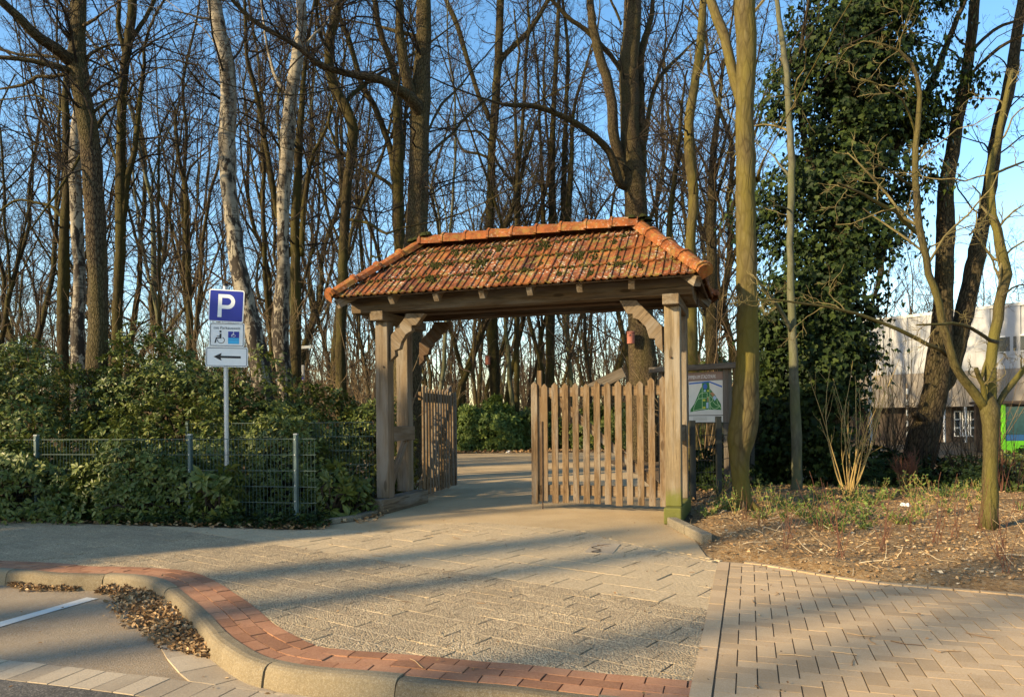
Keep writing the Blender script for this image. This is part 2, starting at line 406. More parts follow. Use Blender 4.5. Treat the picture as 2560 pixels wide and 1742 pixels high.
M['tar'] = plain('tar_seam', (.03, .022, .015), .8, .2, var=.3)
# ------------------------------------------------------------------ ground
z3b = lambda x, y: (.3873*x, 1250+.3873*y)
z4b = lambda x, y: (800+.4303*x, 1100+.4303*y)
z2b = lambda x, y: (1700+.3744*x, 1150+.3744*y)
def gline(pts, K, z=0.0):
    return spline([gnd(px, py, z)[:2] for px, py in pts], K)
def sheet(name, pts, z, mat, kind='structure'):
    mb = MB(); p = np.array([(x, y, z) for x, y in pts])
    mb.add(p, [tuple(range(len(p)))], rnd=.35)
    return tag(mb.build(name, mat), kind=kind)

KI = gline([z3b(*p) for p in [(-900,395),(-400,420),(0,440),(240,455),(400,470),(790,480),(1000,502),(1110,545),(1200,610),(1330,720),(1450,850),(1570,940),(1700,1010),(1850,1050),(2000,1075),(2200,1094)]]
           +[z4b(*p) for p in [(400,1355),(830,1400),(1090,1420),(1500,1470),(1800,1500)]], 260)
KI = np.concatenate([KI, [KI[-1]+(KI[-1]-KI[-4])*k for k in range(1, 60)]])
KI = np.concatenate([[KI[0]-(KI[4]-KI[0])*k for k in range(40, 0, -1)], KI])
KI = spline(KI, 420)
tn = nrm(np.gradient(KI, axis=0)); nr = np.stack([-tn[:, 1], tn[:, 0]], 1)      # nr points into the pavement
RO = KI+nr*.31                                                                     # outer edge of the red band
B0 = gnd(1795, 1403)[:2]; B1 = gnd(1722, 1742)[:2]
bdir = nrm(B0-B1); bnor = np.array([bdir[1], -bdir[0]])                            # border of the tan paving; bnor to the right
HEDGE = spline([gnd(*p)[:2] for p in [(-500,1297),(0,1300),(194,1308),(387,1314),(580,1319),(735,1324),(830,1321)]], 40)
SAND = spline([gnd(*p)[:2] for p in [(700,1324),(800,1321),(972,1328),(1041,1312),(1187,1306),(1316,1315),(1445,1326),(1531,1349),(1703,1388),(1799,1408)]], 60)
EDGE = spline([gnd(*p)[:2] for p in [(1795,1403),(1887,1411),(2030,1435),(2168,1457),(2336,1472),(2560,1491),(3000,1530)]], 60)

def near_clip(poly, line, side, pad=.45):
    """clip a 2-D polygon by the nearest segment of a polyline, keeping side*left"""
    c = np.mean(poly, 0); d = line-c; k = int(np.argmin((d**2).sum(1))); k = min(max(k, 1), len(line)-2)
    a, b = line[k-1], line[k+1]; t = nrm(b-a); n = np.array([-t[1], t[0]])*side
    dist = float(np.dot(c-line[k], n))
    if dist > pad: return poly
    if dist < -pad: return []
    return clip(poly, n, float(np.dot(line[k], n)))

# far ground below everything, road, upper base
sheet('ground', [(-900,-200),(900,-200),(900,900),(-900,900)], -.16, M['earth'])
ROADZ = -.11
sheet('road', [(-40,-25),(14,-25),(14,9),(-40,9)], ROADZ-.008, M['asphalt'])
far = [(KI[-1][0]+90, KI[-1][1]-8), (110, 220), (-110, 220), (KI[0][0]-90, KI[0][1])]
mb = MB(); pts = list(map(tuple, KI+nr*.06))+far
mb.add(np.array([(x, y, -.010) for x, y in pts]), [tuple(range(len(pts)))], rnd=.4)
tag(mb.build('pavement_bed', M['joint']), kind='structure')
fl = [(-110, 12.5)]+[tuple(p) for p in HEDGE]+[tuple(gnd(972,1300)[:2]), tuple(gnd(1680,1311)[:2])]+[(2.6,8.6),(14,8.0),(110,10),(110,220),(-110,220)]
sheet('forest_floor', fl, -.006, M['floor'])

# gravel path through the gate
pth = [tuple(p) for p in SAND[2:-1]]+[(1.98,8.3),(2.1,9.2),(2.35,10.6),(2.7,12.2),(2.95,15),(2.75,18),(2.8,22),(4.6,25.2),(14,26.6),(14,28.5),(6,28.2),(0,27.6),(-6,27.2),(-12,27.5),(-12,24.5),(-5,22),(-3.0,18),(-2.0,14),(-1.75,12),(-1.7,10.3),(-1.95,9.55)]
sheet('gravel_path', pth, -.002, M['gravel'])

# grey slabs, 30 x 30 cm, laid diagonally in running bond
eu = np.array([math.cos(R_(-36)), math.sin(R_(-36))]); ev = np.array([-eu[1], eu[0]])
mb = MB()
def add_paver(mb, poly, ztop, gap_done=True, dz=.0, depth=.012):
    n = len(poly)
    if n < 3: return
    p = np.array(poly)
    area = .5*abs(np.dot(p[:, 0], np.roll(p[:, 1], -1))-np.dot(p[:, 1], np.roll(p[:, 0], -1)))
    if area < .0008: return
    tx, ty = rng.normal(0, .0035, 2); c = p.mean(0)
    z = ztop+dz+(p[:, 0]-c[0])*tx+(p[:, 1]-c[1])*ty
    top = np.column_stack([p, z]); bot = np.column_stack([p, np.full(n, ztop-depth)])
    mb.add(np.concatenate([top, bot]), [tuple(range(n))]+[(i, n+i, n+(i+1) % n, (i+1) % n) for i in range(n)], rnd=rng.uniform())
KP = np.array([.065, 5.9])
def lay(LU, LV, off, up, jw, cw_, sgn):
    for i in range(-45, 45):
        if (i >= 0) != up: continue
        for j in range(-60, 60):
            u = (j+(.5 if i % 2 else 0)+rng.normal(0, .014))*LU; v = (i+.5)*LV
            c = KP+eu*(u+off)+ev*v
            if not (-10 < c[0] < 3 and 2.4 < c[1] < 11): continue
            g1, g2 = rng.uniform(.0015, jw), cw_
            def cut(q):
                q = near_clip(q, RO, 1)
                if q: q = clip(q, -bnor, float(np.dot(B0, -bnor)))
                if q: q = near_clip(q, HEDGE if c[0] < -2.2 else SAND, -1)
                return q
            q = cut([c+eu*a*(LU/2-g1)+ev*b*(LV/2-g2) for a, b in ((-1,-1),(1,-1),(1,1),(-1,1))])
            if q: add_paver(mb, q, 0.0, dz=rng.normal(0, .0012)); 
            if q and sgn: mb.m[-1][:] = 2; mb.m[-2][:] = 2
            s = cut([c+eu*a*LU/2+ev*(LV/2+b*(g2-.0002)) for a, b in ((-1,-1),(1,-1),(1,1),(-1,1))])
            if len(s) > 2 and rng.uniform() < .85: p = np.array(s); mb.add(np.column_stack([p, np.full(len(p), -.0015)]), [tuple(range(len(p)))], rnd=rng.uniform(.5, 1), mat=1)
lay(.24, .165, 0, False, .0055, .0034, 0)
lay(.31, .31, .1, True, .0055, .0018, 2)
tag(mb.build('pavement', [M['pebble'], M['sandline'], M['slab']]), kind='structure')

# red brick band along the kerb
def along(line, s):
    L = np.concatenate([[0], np.cumsum(np.linalg.norm(np.diff(line, axis=0), axis=1))])
    return np.stack([np.interp(s, L, line[:, 0]), np.interp(s, L, line[:, 1])], -1), L[-1]
mb = MB(); _, LT = along(KI, 0)
NRM = lambda s: nrm(along(nr, 0)[0]) if False else None
Lk = np.concatenate([[0], np.cumsum(np.linalg.norm(np.diff(KI, axis=0), axis=1))])
def kpt(s, off):
    p = np.array([np.interp(s, Lk, KI[:, 0]), np.interp(s, Lk, KI[:, 1])]); n = np.array([np.interp(s, Lk, nr[:, 0]), np.interp(s, Lk, nr[:, 1])])
    return p+nrm(n)*off
for row in range(3):
    s = -.1*(row % 2)+rng.uniform(0, .03)
    while s < LT-.25:
        a, b = s+.003, s+.197; w0, w1 = row*.103+.002, row*.103+.099
        cc = kpt(max(a, 0), .15)
        if cc[1] > 2.2 and a > 0:
            p = [kpt(a, w0), kpt((a+b)/2, w0), kpt(b, w0), kpt(b, w1), kpt((a+b)/2, w1), kpt(a, w1)]
            p = clip(p, -bnor, float(np.dot(B0, -bnor)))
            if p: add_paver(mb, p, .002, dz=rng.normal(0, .0018), depth=.014)
        s += .2+rng.uniform(0, .004)
tag(mb.build('brick_band', M['redbrick']), kind='structure')

# kerb stones, one metre each
prof = np.array([(.004, -.02), (.004, .006), (-.042, .008), (-.068, .003), (-.084, -.008), (-.095, -.026), (-.106, -.075), (-.112, ROADZ-.02)])
mb = MB(); s = 0
while s < LT-1.1:
    n = 9; sl = float(rng.choice([.5, .75, 1.0, 1.0])); ss = np.linspace(s+.004, s+sl-.004, n); sd = rng.normal(0, .003)
    v = np.array([[(*kpt(x, o+(sd if o < 0 else 0)), z) for o, z in prof] for x in ss]); k = len(prof)
    v[:, 1:6, 2] += rng.normal(0, .0025)
    idx = np.arange(n*k).reshape(n, k)
    f = np.stack([idx[:-1, :-1], idx[1:, :-1], idx[1:, 1:], idx[:-1, 1:]], -1).reshape(-1, 4)[:, ::-1]
    mb.add(v.reshape(-1, 3), [f, idx[:1, :], idx[-1:, ::-1]], rnd=rng.uniform(.05, .95)); s += sl
tag(mb.build('kerb', M['kerb'], smooth=False), kind='structure')

# gutter slabs, carriageway, bay line
GT = gline([z3b(*p) for p in [(-700,955),(0,1025),(350,1062),(700,1105),(1000,1138),(1300,1178),(1700,1235),(2300,1330)]], 80, ROADZ)
GB = gline([z3b(*p) for p in [(-700,1065),(0,1150),(480,1205),(950,1268),(1300,1318),(1700,1378),(2300,1470)]], 80, ROADZ)
mb = MB(); i = 0; nst = 22
lb = spline(GB, nst); tb = nrm(np.gradient(lb, axis=0)); GTf = spline(GT, 600)
lt = np.array([GTf[int(np.argmin(np.abs((GTf-q)@t)))] for q, t in zip(lb, tb)])
for k in range(nst-1):
    a0, a1 = lt[k], lt[k+1]; b0, b1 = lb[k], lb[k+1]; t = nrm(a1-a0)
    add_paver(mb, [b0+t*.004, b1-t*.004, a1-t*.004, a0+t*.004], ROADZ, dz=rng.normal(0, .001))
    mb.n = mb.n
# slabs lying along the kerb foot
for s in np.arange(LT*.0, LT-1, .3):
    p = [kpt(s+.003, -.117), kpt(s+.297, -.117), kpt(s+.297, -.32), kpt(s+.003, -.32)]
    if 3.0 < p[0][1] < 5.35 and p[0][0] < -.9:
        p = near_clip(p, GTf[::8], 1, .3)
        if p: add_paver(mb, p[::-1], ROADZ+.001, dz=rng.normal(0, .001))
tag(mb.build('gutter', M['gutter']), kind='structure')
cw = [tuple(p) for p in GB[::4]]+[(GB[-1][0]+6, GB[-1][1]-1.5), (12, -24), (-38, -24), (GB[0][0]-12, GB[0][1]+1.0)]
sheet('carriageway', cw, ROADZ-.003, M['asphalt_dark'])
ln = [gnd(*z3b(*p), ROADZ)[:2] for p in [(-700,1005),(0,780),(300,697),(560,622),(632,630),(330,716),(0,812),(-700,1050)]]
sheet('bay_line', [tuple(p) for p in ln], ROADZ-.0035, M['paint'])

# tan herringbone paving with its soldier course
mb = MB(); O2 = B1-bdir*1.2
for k in range(40):
    a = O2+bdir*(k*.2); q = [a+bdir*.002, a+bdir*.198, a+bdir*.198+bnor*.098, a+bdir*.002+bnor*.098]
    if q[0][1] < 2.2: continue
    q = near_clip(q, EDGE, -1)
    if q: add_paver(mb, q[::-1], .002, dz=rng.normal(0, .001))
U = .1
for x in range(-2, 100):
    for y in range(0, 75):
        m = (x-y) % 4
        if m == 0: w, h = 2, 1
        elif m == 3: w, h = 1, 2
        else: continue
        a = O2+bnor*(.106+x*U)+bdir*(y*U); g = .0026; g = g if m == 0 else g*1.0
        gx = .0034
        q = [a+bnor*gx+bdir*g*.5, a+bnor*(w*U-gx)+bdir*g*.5, a+bnor*(w*U-gx)+bdir*(h*U-g*.5), a+bnor*gx+bdir*(h*U-g*.5)]
        c = np.mean(q, 0)
        if c[1] < 2.0 or c[0] > 10: continue
        if x < 2: q = clip(q, bnor, float(np.dot(O2+bnor*.108, bnor)))
        if q and c[0] > B0[0]-1.2: q = near_clip(q, EDGE, -1, .3)
        if q: add_paver(mb, q, .002, dz=rng.normal(0, .0009))
tag(mb.build('herringbone_paving', M['tanbrick']), kind='structure')
ba = B1-bdir*1.2
sheet('paving_bed', [tuple(ba), tuple(ba+bnor*8)]+[tuple(p) for p in EDGE[::-1][10:]], -.0055, M['darkjoint'])
# edging kerb of the bed
mb = MB()
for k in range(4, 59, 3):
    a, b = EDGE[k], EDGE[min(k+3, 59)]; t = nrm(b-a); n = np.array([-t[1], t[0]])
    q = [a+t*.004, b-t*.004, b-t*.004+n*.05, a+t*.004+n*.05]
    add_paver(mb, q, .012, depth=.05)
tag(mb.build('bed_edging', M['tanbrick']), kind='structure')
# granite setts between slabs and sand
mb = MB(); _, ls = along(SAND, 0)
for s in np.arange(ls*.66, ls, .085):
    for r in range(2 if s > ls*.8 else 1):
        p, _ = along(SAND, s); p2, _ = along(SAND, s+.06); t = nrm(p2-p); n = np.array([-t[1], t[0]])
        if rng.uniform() < .3: continue
        c = p+n*(.045+.085*r)+rng.normal(0, .006, 2); a = rng.uniform(.025, .038, 4)
        q = [c-t*a[0]-n*a[1], c+t*a[2]-n*a[1]*.9, c+t*a[0]+n*a[3], c-t*a[2]+n*a[3]*.9]
        add_paver(mb, q, -.001+rng.uniform(0, .006), depth=.02)
tag(mb.build('cobble_edging', M['gravel'], bevel=.006), kind='structure')

# planting bed: uneven sandy soil
BEDL = np.array([gnd(1690, 1318)[:2], gnd(1772, 1362)[:2], gnd(1800, 1400)[:2]])
def bedh(x, y):
    e = np.interp(x, EDGE[:, 0], EDGE[:, 1]); d1 = y-e-.05
    l = np.interp(y, [6.7, 7.7, 8.9, 9.4, 12, 15, 19], [1.78, 1.84, 2.02, 2.22, 2.75, 4.7, 6.0]); d2 = x-l
    d = np.minimum(d1, d2)
    k = np.clip(d/.45, 0, 1); k = k*k*(3-2*k)
    h = -.012+.07*k
    for a, fx, fy, p in ((.018, 2.1, 1.7, .3), (.013, 4.7, 3.9, 1.1), (.008, 9.1, 11.3, 2.), (.006, 19., 17., 4.)):
        h = h+a*k*np.sin(fx*x+p+1.3*np.sin(fy*y*.6))*np.sin(fy*y+p*2)
    return h, d
xs = np.arange(1.7, 14, .06); ys = np.arange(4.2, 17, .06); X, Y = np.meshgrid(xs, ys)
Hh, D = bedh(X, Y); Hh = Hh+rng.normal(0, .004, Hh.shape)*(D > .1)
idx = np.arange(X.size).reshape(X.shape); ok = (D > -.05)
ok = ok[:-1, :-1] & ok[1:, :-1] & ok[1:, 1:] & ok[:-1, 1:]
f = np.stack([idx[:-1, :-1], idx[:-1, 1:], idx[1:, 1:], idx[1:, :-1]], -1)[ok]
mb = MB(); mb.add(np.stack([X, Y, Hh], -1).reshape(-1, 3), f, rnd=.5)
tag(mb.build('soil_bed', M['soil'], smooth=True), kind='structure')

# concrete slab with the squiggly tar seam, let into the paving
q = [gnd(*z4b(*p))[:2] for p in [(1535,655),(1700,662),(1745,606),(1590,598)]]
mb = MB(); add_paver(mb, q[::-1] if False else q, .006, depth=.01); tag(mb.build('patch_slab', M['gutter']), kind='structure')
sq = spline([gnd(*z4b(*p))[:2] for p in [(1632,648),(1600,655),(1582,650),(1628,640),(1600,632),(1580,626),(1610,618),(1650,610),(1690,606)]], 40)
mb = MB(); P = np.column_stack([sq, np.full(40, .0075)])[None]; tubes(mb, P, np.full((1, 40), .012)*np.linspace(1, .6, 40), 6)
v = mb.v[0]; v[:, 2] = .0065+(v[:, 2]-.0075)*.12+.001
tag(mb.build('tar_seam', M['tar']), kind='structure')
# ------------------------------------------------------------------ gateway
GA = R_(-18.0); GO = np.array([-1.85, 10.42, 0.])
es = np.array([math.cos(GA), math.sin(GA), 0]); et = np.array([-es[1], es[0], 0]); ez = np.array([0, 0, 1.])
def G(s, t, z): return GO+es*s+et*t+ez*z
def onplane(px, py, t):
    a, b = un(px, py); a /= F; b /= F
    ox, oy = GO[0]+t*et[0], GO[1]+t*et[1]
    s = (a*oy-ox)/(es[0]-a*es[1]); Y = oy+s*es[1]
    return s, H-b*Y
def gbox(mb, s0, s1, t0, t1, z0, z1, along=2, rnd=None):
    box(mb, G((s0+s1)/2, (t0+t1)/2, (z0+z1)/2), es, et, ez, (s1-s0)/2, (t1-t0)/2, (z1-z0)/2, rnd, 0, along)
gate = empty('timber_gateway', GO, 'wooden lychgate with mossy orange clay tile roof and two picket leaves across the path', 'gateway')
def gpart(name, mb, mat, parent=None, bevel=.006, smooth=False, label=None):
    o = mb.build(name, mat, smooth=smooth, bevel=bevel); adopt(gate, o)
    if label: o['label'] = label
    return o
def sub(parent, name, mb, mat, bevel=.004, smooth=False, label=None):
    o = mb.build(name, mat, smooth=smooth, bevel=bevel); o.parent = parent
    if label: o['label'] = label
    return o
# posts
for (s, t, z1, mt, lb) in [(.07, 0, 2.66, 'timber', None), (4.05, 0, 2.66, 'timber_moss', 'post with green algae on its foot'), (-.09, .95, 2.66, 'timber', None), (4.05, .95, 2.66, 'timber', None)]:
    mb = MB(); gbox(mb, s-.095, s+.095, t-.095, t+.095, .2, z1)
    o = gpart('post', mb, M[mt], bevel=.012, label=lb)
    pg = MB()
    for zz in (2.0,):
        P = np.array([[G(s+(.03 if s < 1 else -.02), t-.12, zz+.03), G(s+(.03 if s < 1 else -.02), t-.09, zz+.03)]])
        tubes(pg, P, np.full((1, 2), .013), 8, cap=True)
    if t == 0: sub(o, 'peg', pg, M['timber_dark'], bevel=0)
for (s, mt) in [(.07, 'timber'), (4.05, 'timber_moss')]:
    mb = MB(); gbox(mb, s-.1, s+.11, -.27, 1.2, 0, .2, along=1); gpart('sill', mb, M[mt], bevel=.015)
    mb = MB(); gbox(mb, s-.1, s+.1, -.24, 1.2, 2.66, 2.79, along=1); gpart('tie_beam', mb, M['timber'], bevel=.012)
mb = MB(); gbox(mb, -.03, .12, .1, .86, .985, 1.195, along=1); gpart('rail', mb, M['timber'])
mb = MB(); gbox(mb, 3.98, 4.12, .1, .86, .985, 1.195, along=1); gpart('rail', mb, M['timber'])
mb = MB(); beam(mb, G(.04, .12, .22), G(-.02, .8, .97), .07, .09); gpart('strut', mb, M['timber'])
# plates
mb = MB(); gbox(mb, -.38, 4.30, -.13, .07, 2.785, 3.0, along=0); gpart('wall_plate', mb, M['timber_eaveshade'], bevel=.01)
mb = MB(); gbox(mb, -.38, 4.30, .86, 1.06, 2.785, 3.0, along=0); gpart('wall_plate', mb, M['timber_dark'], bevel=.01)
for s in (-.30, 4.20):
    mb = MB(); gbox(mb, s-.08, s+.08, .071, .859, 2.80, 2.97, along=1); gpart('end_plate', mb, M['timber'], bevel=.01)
# inner hanging planks in front of the back plate (dark timber gives the shade of the underside)
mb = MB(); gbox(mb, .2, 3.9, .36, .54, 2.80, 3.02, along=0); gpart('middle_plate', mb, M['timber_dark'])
# braces
z5 = lambda x, y: (800+.253*x, 500+.253*y)
z6 = lambda x, y: (1300+.2847*x, 500+.2847*y)
brL = [z5(*p) for p in [(690,1590),(690,1345),(820,1185),(850,1120),(1035,1120),(950,1235),(905,1240),(905,1290),(850,1325),(805,1400),(785,1470),(738,1485),(745,1535)]]
brR = [z6(*p) for p in [(870,880),(1020,880),(1245,1105),(1255,1345),(1185,1265),(1185,1215),(1135,1215),(1105,1115),(1040,1050),(990,1035),(990,1000),(940,1000)]]
for outline in (brL, brR):
    o2 = [onplane(x, y, -.05) for x, y in outline]
    for t in (-.05, .90):
        mb = MB(); pts = [G(s, t, z) for s, z in o2]
        lc = np.array([(0, s+z, (s-z)) if outline is brL else (0, s-z, s+z) for s, z in o2])+rng.uniform(0, 9, 3)
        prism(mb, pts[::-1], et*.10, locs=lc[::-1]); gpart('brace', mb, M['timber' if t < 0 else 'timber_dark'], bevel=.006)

# ---------------- roof
RZ, EZ = 3.76, 2.945
S0, S1, T0, T1 = -.42, 4.43, -.52, 1.42
RS0, RS1, RT = .44, 3.56, .45
def slope(mb, A, B, C, D, w=.2, course=.365):
    """A,B eave corners (left,right), C,D upper corners (right,left): lay tiles, clipped to A-D and B-C"""
    A, B, C, D = (np.asarray(p, float) for p in (A, B, C, D))
    al = nrm(B-A); up = nrm((D-A)-al*np.dot(D-A, al)); n = np.cross(al, up)
    Lw = np.linalg.norm(B-A); Lh = np.dot(D-A, up)
    def hp(P, Q, inside):
        e = nrm(Q-P); m = np.cross(n, e)
        if np.dot(inside-P, m) < 0: m = -m
        return m, float(np.dot(P, m))
    inside = (A+B+C+D)/4
    planes = [hp(A, D, inside), hp(B, C, inside)]
    prof = [(0, .010), (.012, .024), (.034, .024), (.046, .004), (.094, .003), (.104, .019), (.124, .019), (.136, .004), (.19, .003), (.2, .008)]
    nc = int(math.ceil(Lh/course))
    for k in range(nc):
        v0, v1 = k*course-.012, min((k+1)*course+.04, Lh)
        j = 0
        while j*w < Lw+w:
            x0 = j*w-.03; rn = np.clip(rng.normal(.5, .22), 0, 1); lift = rng.uniform(0, .006); sk = rng.normal(0, .004)
            for (xa, ha), (xb, hb) in zip(prof[:-1], prof[1:]):
                def pt(x, v, h): return A+al*(x0+x*w/.2+sk*(v > (v0+v1)/2))+up*v+n*h
                lo, hi = .034+lift, .004
                top = [pt(xa, v0, ha+lo), pt(xb, v0, hb+lo), pt(xb, v1, hb+hi), pt(xa, v1, ha+hi)]
                fr = [pt(xa, v0, ha+lo-.02), pt(xb, v0, hb+lo-.02), pt(xb, v0, hb+lo), pt(xa, v0, ha+lo)]
                for poly in (top, fr):
                    for m, d in planes:
                        poly = clip(poly, m, d) if len(poly) else []
                    if len(poly) > 2: mb.add(np.array(poly), [tuple(range(len(poly)))], rnd=rn)
            j += 1
fA, fB, fC, fD = G(S0, T0, EZ), G(S1, T0, EZ), G(RS1, RT, RZ), G(RS0, RT, RZ)
rA, rB = G(S1, T1, EZ), G(S0, T1, EZ)
for A, B, C, D in ((fA, fB, fC, fD), (rA, rB, fD, fC), (fB, rA, fC, fC), (rB, fA, fD, fD)):
    mb = MB(); slope(mb, A, B, C, D)
    gpart('roof_tiles', mb, M['tile'], bevel=0)
mb = MB()
for quad in ((fA, fB, fC, fD), (rA, rB, fD, fC), (fB, rA, fC), (rB, fA, fD)):
    q = np.array(quad); c = q.mean(0); q = c+(q-c)*.97; n = nrm(np.cross(q[1]-q[0], q[2]-q[0]))
    prism(mb, q-n*.012, -n*.018)
gpart('roof_boarding', mb, M['timber_dark'], bevel=0)
# ridge and hip tiles
def captiles(p0, p1, n, collar=.4, endcap=False, w=.158):
    d = p1-p0; L = np.linalg.norm(d); d = d/L; x = nrm(np.cross(d, ez)); y = np.cross(x, d)
    for k in range(n):
        mb = MB(); a = p0+d*(L/n*k-.02); b = p0+d*(L/n*(k+1)+.02); rn = rng.uniform(.2, .9)
        secs = [(0, w, .0), (.82, w*.92, -.012), (.83, w*1.08, .012), (.92, w*1.08, .012), (.93, w*.95, 0), (1.0, w*.95, 0)]
        if n > 6: secs = [(0, w*.95, 0), (.05, w*.95, 0), (.06, w*1.06, .010), (.14, w*1.06, .010), (.15, w, .003), (1., w*.92, -.01)]
        an = [math.radians(t) for t in (194, 152, 118, 90, 62, 28, -14)]
        V = []
        for f_, r, dy in secs:
            c = a+(b-a)*f_
            for t in an: V.append(c+x*math.cos(t)*r*1.05+y*(math.sin(t)*r*.78+dy+.02))
        m = len(an); idx = np.arange(len(V)).reshape(len(secs), m)
        f = np.stack([idx[:-1, :-1], idx[1:, :-1], idx[1:, 1:], idx[:-1, 1:]], -1).reshape(-1, 4)
        V = np.array(V); cen = V.mean(0); V2 = V.copy()
        for i_, (f_, r, dy) in enumerate(secs):
            cc = a+(b-a)*f_; V2[i_*m:(i_+1)*m] = cc+(V[i_*m:(i_+1)*m]-cc)*.86
        N = len(V); g = [idx[0, ::-1], idx[-1]]
        faces = [f, f[:, ::-1]+N]
        e = []
        for row in (0, len(secs)-1):
            for q in range(m-1): e.append((idx[row, q], idx[row, q+1], idx[row, q+1]+N, idx[row, q]+N))
        for col in (0, m-1):
            for q in range(len(secs)-1): e.append((idx[q, col], idx[q+1, col], idx[q+1, col]+N, idx[q, col]+N))
        faces.append(np.array(e))
        if endcap and k == n-1:
            ee = idx[-1]; cb = a+(b-a)*.995-y*.085
            V = np.concatenate([V, V2, [cb]]); faces.append(np.array([(ee[q], ee[q+1], len(V)-1) for q in range(m-1)]+[(ee[m-1], ee[0], len(V)-1)]))
        else: V = np.concatenate([V, V2])
        mb.add(V, faces, rnd=rn); gpart('ridge_tile' if not endcap else 'hip_tile', mb, M['ridge'], bevel=0)
up_ = ez*.045
captiles(fD+up_+es*.02, fC+up_, 9)
for c0, c1 in ((fD, fA), (fC, fB), (fC, rA), (fD, rB)):
    e = nrm(c1-c0); captiles(c0+ez*.04, c1+ez*.045+e*.06, 4, endcap=True, w=.108)
# rafters
def rafter(p0, p1, w=.075, h=.12, mat='timber'):
    mb = MB(); beam(mb, p0, p1, w, h); gpart('rafter', mb, M[mat], bevel=.005)
drop = -ez*.105
for s in (.40, 1.05, 1.69, 2.33, 2.97, 3.61):
    up0 = G(min(max(s, RS0+.05), RS1-.05), RT-.05, RZ-.09); dn = G(s, T0+.09, EZ+.045)
    rafter(up0+drop*.6, dn+drop, .075, .12)
    up1 = G(min(max(s, RS0+.05), RS1-.05), RT+.05, RZ-.09); dn1 = G(s, T1-.09, EZ+.045)
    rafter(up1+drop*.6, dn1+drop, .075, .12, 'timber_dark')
for c0, c1 in ((fD, fA), (fC, fB), (fC, rA), (fD, rB)):
    e = nrm(c1-c0); rafter(c0+drop*1.4+e*.05, c1+drop*1.05-e*.06, .1, .12)
# moss cushions on the tiles
def mosslump(c, n, r, h):
    m = 10; v = [c+n*h*rng.uniform(.9, 1.1)]; a = nrm(np.cross(n, (0.3, .8, .1))); b = np.cross(n, a)
    for ring, (rr, hh) in enumerate(((.6, .8), (1.0, -.1))):
        for k in range(m):
            t = 2*math.pi*k/m; q = rr*r*rng.uniform(.84, 1.14)
            v.append(c+a*math.cos(t)*q+b*math.sin(t)*q+n*h*hh*rng.uniform(.6, 1.2))
    f = [(0, 1+k, 1+(k+1) % m) for k in range(m)]; f4 = [(1+k, 1+m+k, 1+m+(k+1) % m, 1+(k+1) % m) for k in range(m)]
    return np.array(v), [np.array(f), np.array(f4)]
mb = MB(); nF = nrm(np.cross(fB-fA, fD-fA))
def onroof(px, py):
    d = np.array([un(px, py)[0]/F, 1, -un(px, py)[1]/F]); o = np.array([0, 0, H]); return o+d*np.dot(fA-o, nF)/np.dot(d, nF)
for (px, py, r) in [(1094,671,.07),(1078,706,.075),(1120,660,.06),(1198,668,.075),(1210,655,.06),(1222,640,.05),(1176,628,.06),(1250,628,.06),(1140,640,.05),(1200,685,.06),(1262,706,.07),(1350,668,.05),(1364,622,.07),(1345,630,.05),(1446,647,.075),(1486,650,.05),(1478,690,.06),(1535,610,.05),(1545,650,.04),(1290,640,.04),(1040,660,.045),(1020,690,.04),(1060,640,.04),(1400,690,.04),(1545,668,.05),(1600,670,.05),(1163,632,.05),(1310,680,.05),(1230,690,.05)]:
    for q in range(34):
        p = onroof(px+rng.normal(0, 6.5*r/.06), py+rng.normal(0, 4.2*r/.06)); v, f = mosslump(p+nF*.03, nF, r*rng.uniform(.10, .27), r*.42); mb.add(v, f)
for k in range(260):   # small tufts in the laps of the courses
    k_ = rng.integers(1, 4); s = rng.uniform(.1, 3.9); c = fA+nrm(fB-fA)*s
    upv = nrm((fD-fA)-nrm(fB-fA)*np.dot(fD-fA, nrm(fB-fA))); p = c+upv*(k_*.365-.02+rng.normal(0, .012))+nF*.03
    v, f = mosslump(p, nF, rng.uniform(.012, .03), .016); mb.add(v, f)
for c, r in ((fD, .16), (fC, .13)):
    for q in range(26):
        p = c+es*rng.normal(.02, r*.75)+et*rng.normal(0, r*.45)+ez*(.14+rng.normal(0, .015)-abs(rng.normal(0, .02))); v, f = mosslump(p, ez, r*rng.uniform(.25, .55), r*.35); mb.add(v, f)
tag(gpart('moss', mb, M['mossclump'], bevel=0, smooth=True), kind='stuff')

